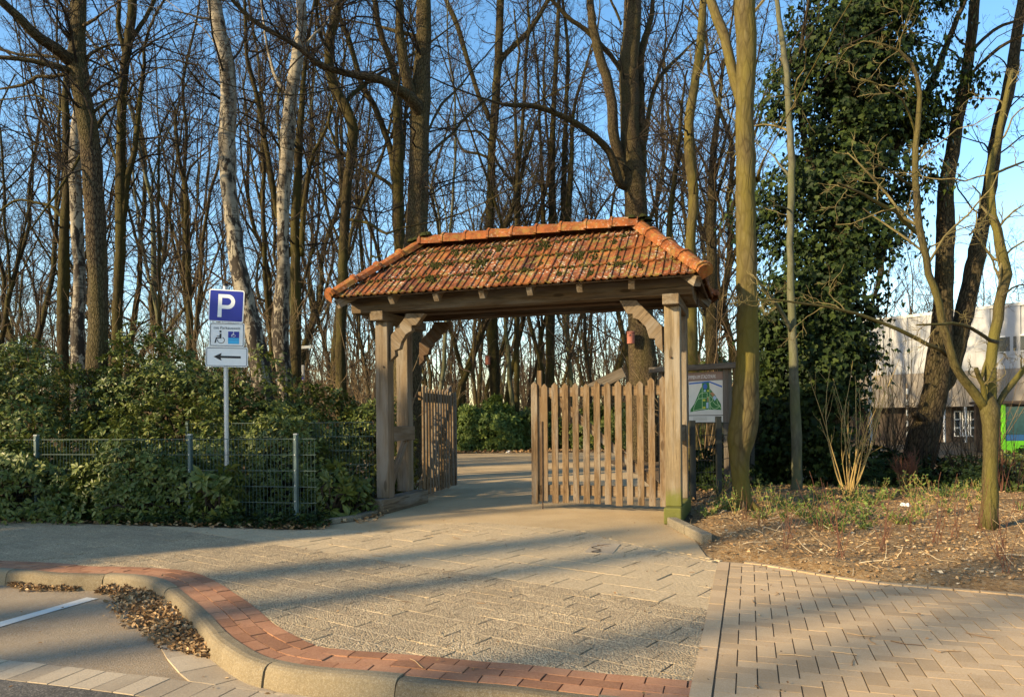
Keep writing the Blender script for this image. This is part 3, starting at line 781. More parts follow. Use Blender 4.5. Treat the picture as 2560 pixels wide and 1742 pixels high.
# ---------------- gate leaves
def leaf(hinge, end, name, label, seed, left):
    r = np.random.default_rng(seed); hinge = np.asarray(hinge, float); end = np.asarray(end, float)
    d = nrm(end-hinge); L = np.linalg.norm(end-hinge); n = np.cross(d, ez); n = n if n[1] < 0 else -n  # n faces the street
    if left: n = -n if n[0] < 0 else n
    W = lambda x, y, z: hinge+d*x+n*y+ez*z
    mb = MB(); beam(mb, W(.0, 0, 1.665), W(L, 0, 1.665), .05, .13); beam(mb, W(0, 0, .27), W(L, 0, .27), .05, .145); beam(mb, W(.1, -.004, .30), W(L-.3, -.004, 1.63), .045, .11)
    o = gpart(name, mb, M['picket'], bevel=.004, label=label)
    npk = 13
    for k in range(npk):
        x = L-.04-k*(L-.10)/(npk-1); h = 1.80+r.normal(0, .012)+(.05 if k > 10 else 0); z0 = .085+r.normal(0, .008); w = .045+r.uniform(-.003, .003)
        tl = r.normal(0, .004)
        pts = [W(x-w, .028, z0), W(x+w, .028, z0), W(x+w+tl, .028, h-.05), W(x+tl, .028, h), W(x-w+tl, .028, h-.05)]
        q = np.array([(a, 0, b) for a, b in ((-w, z0), (w, z0), (w, h-.05), (0, h), (-w, h-.05))])+r.uniform(0, 50, 3)
        mb = MB(); prism(mb, pts, n*.026, locs=q, rnd=r.uniform()); sub(o, 'picket', mb, M['picket'], bevel=.003)
    mb = MB(); beam(mb, W(L-.115, .0, .1), W(L-.115, 0, 1.98 if not left else 1.75), .06, .05, n); sub(o, 'lock_stile', mb, M['picket'])
    mb = MB()
    if left: beam(mb, W(L-.5, -.05, 1.66), W(L-.02, -.05, 1.86), .04, .12)
    else: beam(mb, W(1.16, -.05, 1.67), W(.60, -.05, 1.93), .04, .14)
    sub(o, 'loose_plank', mb, M['board'])
    mb = MB(); P = np.array([[W(L-.16, .065, 1.25), W(L-.16, .065, -.0)]]); tubes(mb, P, np.full((1, 2), .009), 8, cap=True)
    if not left: sub(o, 'drop_bolt', mb, M['iron'], bevel=0)
    mb = MB()
    for z in (.27, 1.665): beam(mb, W(-.12, -.03, z), W(.3, -.03, z), .008, .04)
    sub(o, 'hinge', mb, M['iron'], bevel=0)
    return o
leaf(G(3.88, .93, 0), G(1.955, .93, 0), 'gate_leaf', 'picket gate leaf swung shut with a grey plank sticking up behind it', 3, False)
leaf((-1.46, 11.72, 0), (-1.07, 13.62, 0), 'gate_leaf', 'picket gate leaf swung open and seen edge on', 4, True)
# low edging stones by the gate feet
for nm, pts in (('kerbstone', [(2010,495),(2105,545)]), ('kerbstone', [(2110,548),(2210,600)]), ('kerbstone', [(345,430),(240,462)]), ('kerbstone', [(232,465),(135,478)]), ('kerbstone', [(128,480),(30,488)])):
    a, b = (gnd(*z4b(*p)) for p in pts); mb = MB(); d = nrm(b-a); n = np.cross(d, ez); n = n if n[1] > 0 else -n
    hh = .055 if pts[0][0] > 1000 else .035
    box(mb, (a+b)/2+n*.07+ez*(hh-.01), d, n, ez, np.linalg.norm(b-a)/2-.006, .06, hh, along=0)
    o = mb.build('kerbstone', M['stone'], bevel=.014)
    lab = {2010: 'low grey edging stone right under the mossy gate post', 2110: 'low grey edging stone with a cut end at the planting bed corner', 345: 'low edging stone next to the left gate post foot', 232: 'low edging stone in the middle of the row left of the gate', 128: 'low edging stone nearest the end of the green fence'}[pts[0][0]]
    tag(o, lab, 'edging stone', 'edging stones beside the gateway')
# ------------------------------------------------------------------ trees
z1 = lambda x, y: (.4427*x, .4427*y)
z2 = lambda x, y: (800+.4427*x, .4427*y)
z3 = lambda x, y: (1660+.4427*x, .4427*y)
zr = lambda x, y: (1700+.4111*x, 650+.4111*y)
z4 = lambda x, y: (.4427*x, 600+.4427*y)

def kids(P, Rr, n, tr, ang, lr, rr, up=0.1, minr=.003, lmax=9., lmin=.1, flat=0.):
    N, K, _ = P.shape
    L = np.linalg.norm(np.diff(P, axis=1), axis=2).sum(1)
    i = np.repeat(np.arange(N), np.maximum(0, np.round(n if np.ndim(n) else np.full(N, n)).astype(int)))
    t = tr[0]+(tr[1]-tr[0])*rng.uniform(0, 1, len(i))**.9; x = t*(K-1); k = np.minimum(x.astype(int), K-2); fr = (x-k)[:, None]
    pos = P[i, k]*(1-fr)+P[i, k+1]*fr; tan = nrm(P[i, k+1]-P[i, k]); r0 = Rr[i, k]*(1-fr[:, 0])+Rr[i, k+1]*fr[:, 0]
    rd = rng.normal(0, 1, (len(i), 3)); rd[:, 1] *= (1-flat); rd = nrm(rd-tan*(rd*tan).sum(1, keepdims=True))
    a = np.radians(rng.uniform(ang[0], ang[1], len(i)))[:, None]
    d = nrm(np.cos(a)*tan+np.sin(a)*rd+np.array([0, 0, up]))
    ln = np.clip(L[i]*lr*rng.uniform(.45, 1.25, len(i))*(1.2-.75*t), lmin, lmax)
    return pos, d, ln, np.maximum(np.minimum(r0*rr*rng.uniform(.6, 1.0, len(i)), ln*.03+.002), minr)
def growl(pos, d, ln, r0, K, wob=.25, up=.04, tip=.3):
    N = len(pos); P = np.empty((N, K, 3)); P[:, 0] = pos; st = (ln/(K-1))[:, None]; d = d.copy()
    for k in range(1, K):
        d = nrm(d+rng.normal(0, wob, (N, 3))+np.array([0, 0, up])); P[:, k] = P[:, k-1]+d*st
    return P, r0[:, None]*np.linspace(1, tip, K)[None]*np.ones((N, 1))
def twigs(mb, P, Rr, n1, n2, n3, ang=(30, 75), l1=.38, up=.08, wob=.3, mr=.0026, lm=3.4, tr=(.2, 1.), flat=0.):
    a = growl(*kids(P, Rr, n1, tr, ang, l1, .5, up, mr*2.2, lm, .3, flat), 8, wob, .05, .35); tubes(mb, *a, 5)
    b = growl(*kids(*a, n2, (.15, 1.), (25, 70), .42, .55, .06, mr*1.4, 1.6, .15, flat), 6, wob*1.1, .04, .45); tubes(mb, *b, 4)
    if n3:
        c = growl(*kids(*b, n3, (.15, 1.), (25, 65), .5, .6, .05, mr, .75, .1, flat), 4, wob, .03, .6); tubes(mb, *c, 3)

def tree(name, label, cat, Y, conv, stems, wood, twigmat, base=None, crown=(5, 5, 4), group=None, extend=True, dys=None, rough=.05, twz=2.3, sides=14, flare=.14, part='crown', lm=3.4, mr=.0026, below=True, l1=.38, flat=0., crk=None):
    """stems: list of [(x, y, width)] in measured picture coordinates, first one the trunk; each stands at its own depth"""
    tk = MB(); cr = MB(); root = None; tops = []
    for n, st in enumerate(stems):
        sc = conv(1, 0)[0]-conv(0, 0)[0]
        dy = (dys[n] if dys else (0 if n == 0 else rng.uniform(-1.3, 1.3)))
        p = []
        for q, (x, y, w) in enumerate(st):
            YY = Y+dy*q/max(1, len(st)-1) if n else Y
            c = at(*conv(x, y), YY); p.append((*c, max(.006, w*sc*YY/F/2)))
        if n == 0:
            b = p[0]
            if below and b[2] > .05: p = [(b[0]+(b[0]-p[1][0])*.15, b[1], -.05, b[3]*1.08)]+p
            root = np.array([p[0][0], p[0][1], 0.])
        if extend and p[-1][2] > 4.5:
            a1, a0 = np.array(p[-1]), np.array(p[-2]); d = nrm(a1[:3]-a0[:3]); L = rng.uniform(2.5, 4)*(1 if n else 1.5)
            p.append((*(a1[:3]+d*L*.5+rng.normal(0, .12, 3)), a1[3]*.72)); p.append((*(a1[:3]+d*L+np.array([0, 0, .2])+rng.normal(0, .25, 3)), a1[3]*.4))
        Ls = sum(np.linalg.norm(np.array(p[i+1][:3])-np.array(p[i][:3])) for i in range(len(p)-1))
        K = int(np.clip(Ls/.16, 8, 80)); s = spline(p, K)
        r = s[:, 3].copy()
        r *= 1+rough*.6*np.interp(np.arange(K), np.arange(0, K+4, 4), rng.normal(0, 1, len(np.arange(0, K+4, 4))))
        if n == 0 and flare: r *= 1+flare*np.exp(-np.maximum(s[:, 2], 0)/.16)
        s[1:-1, :2] += rng.normal(0, .006, (K-2, 2))
        tubes(tk, s[None, :, :3], r[None], sides if n == 0 else 10, rough=rough, cap=True); tops.append((s, r))
    for n, (s, r) in enumerate(tops):
        z = s[:, 2]; ok = np.where(z > twz)[0] if n == 0 else np.arange(2, len(z))
        if len(ok) < 4: continue
        s2 = s[ok][None, :, :3]; r2 = np.minimum(r[ok], .05)[None]
        L = np.linalg.norm(np.diff(s2[0], axis=0), axis=1).sum()
        if sum(crown): twigs(cr, s2, r2, int(max(3, crown[0]*L)), crown[1], crown[2], l1=min(l1, 2.6/L), lm=lm, mr=mr, flat=flat)
    o = empty(name, root, label, cat, group)
    a = tk.build('trunk', wood, smooth=True); adopt(o, a)
    if cr.n: b = cr.build(part, twigmat); adopt(o, b)
    return o, tops

oak, drk, olv, tw, two = M['bark_oak'], M['bark_dark'], M['bark_olive'], M['twig'], M['twig_olive']
tree('oak_tree', 'stout furrowed oak with heavy limbs to the left, standing in the rhododendrons', 'tree', 12.2, z1,
     [[(548,2350,110),(555,1581,105),(545,1400,108),(530,1150,106),(520,900,102),(490,700,98),(455,500,90),(435,350,95),(440,200,80),(450,0,78),(455,-250,66)],
      [(425,380,60),(360,310,72),(300,265,66),(240,230,62),(180,180,58),(80,75,50),(0,5,44),(-150,-130,36)],
      [(430,420,30),(370,390,36),(300,370,32),(150,340,28),(0,325,24),(-200,300,18)],
      [(400,405,18),(320,430,20),(200,435,20),(150,475,18),(60,495,15),(-20,505,12)],
      [(380,335,12),(250,315,18),(120,312,16),(0,280,14)],
      [(480,340,20),(545,285,16),(640,250,10),(760,250,6)],
      [(470,150,20),(520,118,16),(600,60,10)],
      [(520,640,16),(620,560,12),(700,545,8),(800,575,6)]], oak, tw, crown=(4.5, 6, 5), flare=.2)
tree('birch_tree', 'white birch trunk half hidden behind the stout oak', 'tree', 16, z1,
     [[(440,1900,74),(450,1581,70),(435,1300,62),(425,1000,60),(423,850,58),(430,700,50),(442,600,42),(450,480,34),(462,330,28),(470,100,22)]], M['birch'], tw, crown=(2, 4, 4), twz=5)
tree('slim_tree', 'slim dark tree left of the white birch with one drooping low branch', 'tree', 17, z1,
     [[(355,1850,62),(360,1581,58),(365,1300,48),(380,1000,45),(370,700,42),(375,480,40),(400,300,35),(410,100,26),(405,-100,20)],
      [(352,1232,20),(330,1200,20),(290,1165,18),(200,1145,16),(100,1130,14),(0,1190,10),(-60,1210,8)],
      [(375,640,16),(300,590,14),(200,540,10),(60,560,8)],[(370,900,14),(300,830,11),(240,800,8),(120,850,5)]], olv, tw, crown=(4, 6, 5))
tree('forked_tree', 'twin stemmed tree forking low, right of the stout oak', 'tree', 17, z1,
     [[(662,1850,56),(670,1581,54),(680,1300,55),(680,1000,58),(685,800,50),(690,550,50),(710,350,45),(735,150,48),(750,0,45),(755,-200,36)],
      [(690,1330,30),(705,1150,34),(720,1000,34),(760,850,30),(785,600,26),(810,400,22),(822,250,18),(870,100,14)],
      [(712,340,24),(690,240,26),(668,150,24),(672,0,20),(660,-150,16)],[(735,230,26),(800,140,24),(850,50,22),(880,-20,20),(930,-120,15)],
      [(560,700,20),(600,640,14),(680,580,8)][::-1],[(678,980,14),(620,800,12),(560,700,8)],[(700,560,14),(760,470,11),(860,400,8),(1000,350,5)]], olv, tw, crown=(4, 6, 5))
tree('crooked_young_tree', 'thin crooked young tree in the gap left of the parking sign', 'tree', 19, z1,
     [[(1070,1800,36),(1065,1581,35),(1055,1300,30),(1045,1050,28),(1010,900,22),(995,750,18),(990,620,14),(960,560,8)],
      [(1045,1060,16),(1070,960,14),(1120,900,10),(1180,850,6)],[(1000,640,8),(1040,500,6),(1150,285,4)],[(1000,850,10),(950,740,8),(900,690,5)]], olv, M['twig_far'], crown=(5, 6, 4), extend=False)
tree('sapling_tree', 'straight pole thin sapling left of the crooked young tree', 'tree', 18, z1,
     [[(902,1850,22),(900,1581,20),(896,1200,16),(895,1000,14),(903,760,11),(940,660,8),(1000,560,6),(1060,470,3)],[(900,800,8),(860,640,6),(850,500,4)]], olv, M['twig_far'], crown=(5, 6, 4), extend=False)
tree('birch_tree', 'tall leaning birch with peeling white bark directly behind the parking sign', 'tree', 14, z1,
     [[(1500,2300,106),(1450,1970,100),(1390,1700,96),(1345,1500,92),(1320,1300,93),(1290,1050,90),(1285,850,92),(1290,650,86),(1285,450,85),(1265,300,80),(1235,150,75),(1210,0,72),(1190,-200,66)],
      [(1235,110,14),(1140,105,14),(1060,80,10),(960,60,6)],[(1240,280,10),(1180,200,7),(1100,120,4)]], M['birch'], tw, crown=(1.5, 4, 4), twz=4.5, rough=.06)
tree('birch_tree', 'second white birch, right of the parking sign, its foot ragged and sunlit', 'tree', 15, z1,
     [[(1610,2200,84),(1585,1950,88),(1585,1750,82),(1600,1560,74),(1595,1400,70),(1600,1150,70),(1615,950,72),(1625,750,76),(1640,600,66),(1660,450,65),(1690,250,58),(1705,100,54),(1700,0,50),(1700,-200,44)],
      [(1650,560,22),(1580,480,20),(1540,400,18),(1510,260,14),(1480,80,12),(1470,-60,9)],[(1710,300,16),(1760,210,14),(1840,130,10)]], M['birch'], tw, crown=(1.5, 4, 4), twz=4.5, rough=.06)
tree('many_stemmed_tree', 'many stemmed olive tree close behind the second white birch', 'tree', 18, z1,
     [[(1670,2000,60),(1670,1581,58),(1665,1300,54),(1680,1000,44),(1690,800,38),(1700,650,32),(1720,400,26),(1760,100,18)],
      [(1640,1450,28),(1565,1200,30),(1540,1050,29),(1515,900,28),(1480,700,28),(1440,500,26),(1400,350,24),(1385,150,20),(1380,0,16)],
      [(1700,1450,30),(1715,1200,32),(1740,1000,26),(1770,870,22),(1840,730,16),(1880,580,10)],
      [(1590,860,14),(1520,740,14),(1470,700,10)],[(1600,570,10),(1560,450,10),(1470,260,8)]], olv, tw, crown=(4, 6, 5))
tree('wavy_tree', 'tree with a wavy snake like trunk just left of the roof', 'tree', 16, z1,
     [[(1925,2000,58),(1935,1581,56),(1945,1300,58),(1960,1050,54),(1985,850,54),(1990,700,58),(1950,600,58),(1890,500,54),(1855,350,46),(1870,200,56),(1895,100,56),(1905,0,50),(1900,-200,40)],
      [(1945,585,20),(2000,530,26),(2060,480,24),(2140,420,18)],[(1935,880,16),(1900,830,16),(1855,700,14),(1865,590,12),(1820,480,8)],
      [(1860,300,22),(1810,190,20),(1790,60,16)],[(1970,1240,18),(2040,1250,18),(2100,1270,18),(2180,1320,14),(2260,1290,10)]], olv, tw, crown=(4, 6, 5))
tree('oak_tree', 'thick straight oak behind the left end of the roof with one huge drooping limb', 'tree', 16, z2,
     [[(500,1900,150),(525,1500,138),(545,1350,130),(555,1100,124),(560,900,114),(565,700,106),(565,560,110),(575,400,95),(582,200,85),(588,0,80),(592,-200,72)],
      [(560,680,50),(545,600,74),(495,540,62),(450,510,54),(350,455,46),(200,425,42),(100,400,38),(0,365,36),(-107,280,32),(-210,215,30),(-360,130,28),(-460,40,24),(-520,-30,18)],
      [(545,620,40),(505,500,56),(465,300,52),(450,150,46),(450,0,44),(440,-150,34)],
      [(550,205,16),(480,190,24),(380,165,20),(290,140,10)],[(440,490,14),(350,470,14),(230,470,9)],
      [(615,880,14),(660,830,16),(750,750,14),(830,660,12),(920,580,9)],[(612,740,14),(680,600,14),(770,510,12),(860,400,9),(1000,240,7)],[(250,430,12),(320,400,10),(370,360,6)]],
     oak, tw, crown=(3.6, 6, 5), dys=[0, -2.6, -1, .5, -1, 1, 1.2, 0])
tree('leaning_tree', 'cluster stemmed tree leaning left behind the thick straight oak', 'tree', 20, z2,
     [[(455,1800,64),(450,1381,62),(440,1150,66),(440,900,66),(440,600,54),(425,450,46),(400,350,40),(330,150,34),(310,0,30)],
      [(420,1020,36),(400,860,36),(340,680,34),(290,570,34),(230,460,32),(170,250,28),(110,100,24),(50,0,20)],
      [(470,900,20),(480,700,18),(500,450,14)],[(430,1120,20),(400,1050,20),(330,1000,18),(200,920,14),(130,860,10)],[(400,780,18),(440,650,14),(470,500,10)]], olv, tw, crown=(4, 6, 5))
Mt, _ = tree('straight_tree', 'straight slender tree rising behind the roof middle with a bird box on its trunk', 'tree', 31, z2,
     [[(985,2150,60),(975,1900,58),(962,1600,54),(955,1330,48),(965,1100,48),(970,850,45),(985,650,48),(1000,450,45),(1010,250,45),(1020,0,45),(1025,-200,36)],
      [(955,680,26),(930,600,30),(900,550,28),(860,430,27),(820,300,27),(770,130,27),(710,0,24),(680,-100,20)],
      [(1000,400,26),(1030,330,32),(1090,265,30),(1170,190,30),(1230,100,26),(1290,0,22),(1330,-90,18)],
      [(960,900,12),(900,870,14),(810,850,14),(770,770,11),(720,700,9)],[(960,800,10),(900,745,12),(820,740,9)]], olv, tw, crown=(4, 6, 5))
tree('slim_tree', 'slim bending tree between the roof middle and the thick clustered stems', 'tree', 30.5, z2,
     [[(1110,1900,28),(1115,1320,25),(1105,1050,28),(1130,850,26),(1150,600,20),(1165,300,18),(1180,150,16),(1175,0,13)],
      [(1100,1050,20),(1060,1000,18),(1000,915,14),(960,830,10)],[(1120,1180,18),(1140,980,16),(1190,780,12),(1240,660,8)],[(1150,620,12),(1260,560,9)]], olv, tw, crown=(5, 6, 4))
tree('clump_tree', 'clump of upright stems behind the right half of the roof', 'tree', 31.5, z2,
     [[(1300,1900,50),(1310,1290,45),(1310,900,36),(1320,600,29),(1335,300,26),(1350,0,20)],
      [(1330,1400,30),(1370,1250,30),(1380,900,30),(1390,600,24),(1400,300,20),(1370,0,16)],
      [(1350,1500,34),(1400,1200,34),(1420,900,26),(1430,640,20),(1480,450,16),(1530,280,12)],
      [(1300,1450,24),(1265,1290,24),(1255,1000,20),(1240,700,16),(1230,400,12)]], olv, tw, crown=(4, 6, 5))
Pt, _ = tree('oak_tree', 'big three stemmed oak with a bird box behind the right end of the roof', 'tree', 22, z2,
     [[(1840,2550,175),(1830,2300,160),(1815,1900,152),(1800,1500,136),(1785,1250,124),(1775,1050,122),(1755,850,118),(1748,600,112),(1745,400,104),(1757,200,98),(1768,0,96),(1775,-200,84)],
      [(1740,1010,60),(1700,920,66),(1670,820,62),(1655,730,58),(1650,600,56),(1620,450,54),(1580,320,54),(1540,150,48),(1525,0,44),(1515,-150,36)],
      [(1810,1050,46),(1822,900,52),(1815,700,50),(1808,500,46),(1815,300,40),(1870,100,30),(1890,-60,22)],
      [(1735,1060,40),(1690,1030,48),(1640,870,42),(1560,780,38),(1450,700,35),(1330,640,31),(1200,598,28),(1080,595,22),(990,578,12)],
      [(1710,420,24),(1660,340,26),(1600,270,28),(1500,170,26),(1400,100,24),(1310,0,20)],
      [(1830,850,24),(1860,620,28),(1890,500,26),(1950,400,22),(2040,310,16),(2100,250,12)],
      [(1700,140,14),(1670,60,16),(1640,0,14)],[(1880,510,14),(1950,300,14),(2033,100,12)]], oak, tw, crown=(3.6, 6, 5), rough=.045, dys=[0, -1, .5, -2.5, -1, 1, 0, 1])
tree('algae_tree', 'pale olive barked tree right of the roof ridge', 'tree', 18, z3,
     [[(160,1900,62),(150,1400,55),(165,1150,55),(150,900,60),(140,700,58),(170,500,54),(200,300,50),(215,100,45),(225,0,40),(230,-150,34)],[(165,480,14),(260,300,10),(330,180,7)]], M['bark_smooth'], tw, crown=(2.5, 5, 4))
tree('slim_tree', 'slim brown tree between the pale olive tree and the mossy gate side trunk', 'tree', 19, z3,
     [[(270,1900,68),(268,1430,62),(270,1100,50),(285,800,32),(310,600,26),(330,400,18),(370,200,12)],[(290,1000,26),(320,880,20),(370,700,12)],[(270,1200,22),(330,1000,18),(380,800,12)]], drk, tw, crown=(4, 6, 5))
tree('slim_tree', 'thin leaning tree that shows just above the right roof hip', 'tree', 20, z3,
     [[(20,1600,34),(30,1300,32),(60,1000,28),(85,800,22),(100,600,16),(130,400,10)]], olv, tw, crown=(4, 6, 5), extend=False)
tree('mossy_tree', 'tall smooth trunk yellow with moss standing beside the map board', 'tree', 9.75, zr,
     [[(372,1550,118),(370,1440,106),(366,1350,100),(360,1200,116),(372,1080,160),(385,1000,162),(402,850,152),(410,600,130),(410,400,125),(405,0,122),(401,-300,121),(398,-560,124),(395,-830,110),(400,-1010,108),(402,-1200,116),(396,-1581,122),(390,-1900,110)],
      [(392,-880,60),(370,-960,64),(345,-1050,62),(310,-1200,62),(262,-1370,64),(215,-1500,62),(180,-1610,56),(140,-1800,48)],
      [(470,-480,26),(500,-600,14),(560,-700,8)]], M['bark_smooth'], two, crown=(1.0, 4, 3), flare=.35, rough=.034, sides=22, twz=3.6, dys=[0, .8, -.6])
mb = MB()
bs = at(*zr(380, 1540), 9.75)
for ang, L, r in ((-15, .42, .06), (-160, .5, .06), (-100, .3, .05), (170, .62, .05)):
    d = np.array([math.cos(R_(ang)), math.sin(R_(ang)), 0]); p = spline([(*(bs*[1,1,0]+d*.02+ez*.3), r*.9), (*(bs*[1,1,0]+d*.12+ez*.12), r), (*(bs*[1,1,0]+d*L*.6+ez*.045), r*.7), (*(bs*[1,1,0]+d*L+ez*-.02), r*.35)], 14)
    tubes(mb, p[None, :, :3], p[None, :, 3], 10, rough=.06)
mt = bpy.data.objects[[o.name for o in bpy.data.objects if o.name.startswith('mossy_tree')][0]]
o = mb.build('root', M['bark_smooth'], smooth=True); adopt(mt, o)
tree('grey_tree', 'slim grey trunk between the mossy trunk and the ivy clad tree', 'tree', 12.4, zr,
     [[(712,1440,66),(712,1400,62),(710,1200,60),(700,900,58),(690,600,54),(680,300,48),(672,0,42),(672,-280,42),(680,-540,44),(668,-800,38),(655,-1000,36),(640,-1200,34),(610,-1400,32),(590,-1581,26),(570,-1750,20)],
      [(680,450,20),(620,320,24),(560,240,22),(500,160,16),(440,60,10)],[(690,-480,14),(620,-560,14),(560,-640,10),(480,-700,6)],[(672,-300,12),(600,-330,9),(540,-320,7)]], M['bark_grey'], two, crown=(1.8, 5, 4), rough=.03, flare=.1)
Ut, Us = tree('ivy_clad_tree', 'broad tree wrapped in dark ivy from foot to crown, right of the gateway', 'tree', 13.4, z3,
     [[(940,2650,150),(950,2300,130),(960,1900,120),(980,1581,115),(1000,1200,110),(1030,900,100),(1050,600,90),(1060,300,80),(1080,100,70),(1100,-150,60)],
      [(1000,1300,50),(1180,1000,60),(1300,850,56),(1400,700,50),(1500,500,44),(1600,250,36),(1680,50,28)],
      [(980,1250,40),(850,1000,36),(780,700,30),(760,400,24),(800,100,18)]], drk, tw, crown=(1.5, 4, 3), twz=5.5)
prof = [(-120,830,1560),(0,800,1640),(150,790,1640),(300,700,1540),(450,700,1690),(600,650,1680),(750,640,1560),(900,600,1470),(1050,510,1440),(1200,420,1280),(1330,520,1340),(1420,580,1380),(1581,560,1240)]
prof = [z3(0, y)+(z3(a, 0)[0], z3(b, 0)[0]) for y, a, b in prof]+[(0, zr(0, y)[1], zr(a, 0)[0], zr(b, 0)[0]) for y, a, b in [(150,520,1220),(300,490,1190),(450,480,1120),(600,480,1110),(700,500,1200),(800,500,1080),(950,480,1010),(1100,470,960),(1250,420,900)]]
prof = np.array([(p[1], p[2], p[3]) for p in prof])

IVY = (np.array([(0,0,0),(-.42,.02,.05),(-.5,.38,.02),(-.2,.5,.06),(0,1.05,-.08),(.2,.5,.06),(.5,.38,.02),(.42,.02,.05),(0,.4,.0)]),
       [np.array([(8,0,1),(8,1,2),(8,2,3),(8,3,4),(8,4,5),(8,5,6),(8,6,7),(8,7,0)])])
OVAL = (np.array([(0,0,0),(-.17,.28,.045),(0,.3,0),(.17,.28,.045),(-.19,.62,.03),(0,.64,-.02),(.19,.62,.03),(0,1.0,-.13)]),
        [np.array([(1,2,5,4),(2,3,6,5)]), np.array([(0,2,1),(0,3,2),(4,5,7),(5,6,7)])])
SMALL = (np.array([(0,0,0),(-.3,.45,.06),(.3,.45,.06),(0,1,-.05)]), [np.array([(0,3,1),(0,2,3)])])
DRY = (np.array([(0,0,0),(-.3,.3,.18),(0,.35,0),(.3,.3,.12),(-.24,.7,.2),(.22,.7,.25),(0,1,.12)]), [np.array([(0,2,1),(0,3,2)]), np.array([(1,2,6,4),(2,3,5,6)])])
def leaves(mb, tpl, pos, nrml, tip, size, rnd=None):
    """place copies of a leaf template: blade normal nrml, pointing along tip"""
    V, Fs = tpl; N = len(pos); y = nrm(tip); x = nrm(np.cross(y, nrml)); z = np.cross(x, y)
    v = pos[:, None, :]+size[:, None, None]*(V[None, :, 0:1]*x[:, None]+V[None, :, 1:2]*y[:, None]+V[None, :, 2:3]*z[:, None])
    m = len(V); off = (np.arange(N)*m)[:, None, None]
    fs = [(f[None]+off).reshape(-1, f.shape[1]) for f in Fs]
    r = rng.uniform(0, 1, N) if rnd is None else rnd
    mb.add(v.reshape(-1, 3), fs, rnd=np.repeat(r, m))
mb = MB(); NC = 1750; pos = []
YI = 13.4
for c in range(NC):
    py = rng.uniform(prof[0, 0], prof[-1, 0]); a = np.interp(py, prof[:, 0], prof[:, 1]); b = np.interp(py, prof[:, 0], prof[:, 2])
    u = rng.uniform(-1.16, 1.16); w = rng.uniform(-1, 1)
    if u*u+w*w > 1.1: w *= .6
    lump = math.sin(py*.021+u*3)+math.sin(py*.047+1.7-u*4)+math.sin(py*.011+2+w*3+u*2)
    if abs(u) > .45 and lump < (abs(u)-.45)*3.0-.9: continue
    px = (a+b)/2+(b-a)/2*u; hw = (b-a)/2*YI/F
    p = at(px, py, YI); p[1] += w*min(hw, 1.2)*.8
    n = int(rng.uniform(14, 60)); sg = rng.uniform(.08, .22)
    q = p+rng.normal(0, sg, (n, 3))*np.array([1, .8, 1.15]); pos.append(q)
pos = np.concatenate(pos); pos = pos[pos[:, 2] > .02]
cen = np.stack([np.interp(pos[:, 2], Us[0][0][:, 2], Us[0][0][:, 0]), np.interp(pos[:, 2], Us[0][0][:, 2], Us[0][0][:, 1]), pos[:, 2]], 1)
out = nrm(pos-cen+rng.normal(0, .5, pos.shape)+np.array([0, -.25, .25]))
tip = nrm(np.array([0, 0, -1.])+rng.normal(0, .45, pos.shape)+out*.3)
leaves(mb, IVY, pos, out, tip, rng.uniform(.045, .13, len(pos)))
o = mb.build('ivy', M['ivy']); adopt(Ut, o)
tree('pollard_tree', 'knobbly olive tree near the right edge with spreading limbs from a swollen fork', 'tree', 8.05, zr,
     [[(1878,1640,104),(1878,1560,96),(1882,1400,92),(1885,1250,88),(1888,1100,90),(1888,990,98),(1880,920,120),(1882,870,90),(1886,820,40),(1888,795,12)],
      [(1870,920,70),(1825,850,66),(1780,790,62),(1730,735,58),(1690,670,54),(1655,600,52),(1630,480,50),(1605,380,48),(1570,250,46),(1540,150,45),(1500,40,42),(1485,-40,40),(1465,-150,40),(1440,-330,38),(1435,-600,34),(1450,-830,30),(1462,-1000,26),(1440,-1130,22),(1380,-1230,18),(1290,-1290,14),(1150,-1330,9)],
      [(1895,920,60),(1890,830,66),(1888,700,66),(1895,600,64),(1915,470,64),(1935,350,62),(1955,220,60),(1985,80,60),(1960,-40,58),(1935,-160,52),(1900,-320,46),(1885,-480,40),(1900,-600,38),(1950,-800,34),(1990,-1000,30),(2020,-1150,26)],
      [(1915,920,36),(1945,860,36),(2000,785,34),(2050,720,32),(2110,640,28),(2200,560,22)],
      [(1865,910,34),(1850,830,34),(1835,750,30),(1808,690,28),(1800,660,26)],
      [(1625,580,26),(1580,545,26),(1500,510,26),(1420,470,25),(1350,435,24),(1200,372,21),(1100,335,20),(1000,308,17),(850,275,14),(700,262,12),(600,240,10),(450,250,7),(300,268,5)],
      [(1930,500,22),(1870,480,22),(1780,420,20),(1680,385,18),(1580,390,15),(1440,395,10)],
      [(1830,720,20),(1870,600,18),(1910,500,14)],
      [(1470,-140,26),(1400,-200,26),(1320,-290,24),(1200,-350,20),(1080,-420,14),(960,-470,9)],
      [(1440,-430,16),(1360,-480,14),(1250,-560,11),(1130,-590,8)],
      [(1440,-560,14),(1420,-800,14),(1360,-950,12),(1260,-1040,10),(1100,-1100,7)],
      [(1450,-620,12),(1500,-700,10),(1560,-720,7)],
      [(1900,-520,16),(2000,-560,16),(2100,-600,12)],[(1880,-300,14),(1820,-200,12),(1760,-150,8)],[(1960,220,14),(2040,160,11),(2100,150,8)]],
     M['bark_pollard'], two, crown=(2.8, 4, 3), rough=.05, extend=False, twz=9, flare=.2, dys=[0,-.5,.4,.3,-.2,-1.0,-.8,.2,-.7,-.5,-.6,.2,.3,-.3,.3], l1=.3, lm=1.1, mr=.0022, below=False)
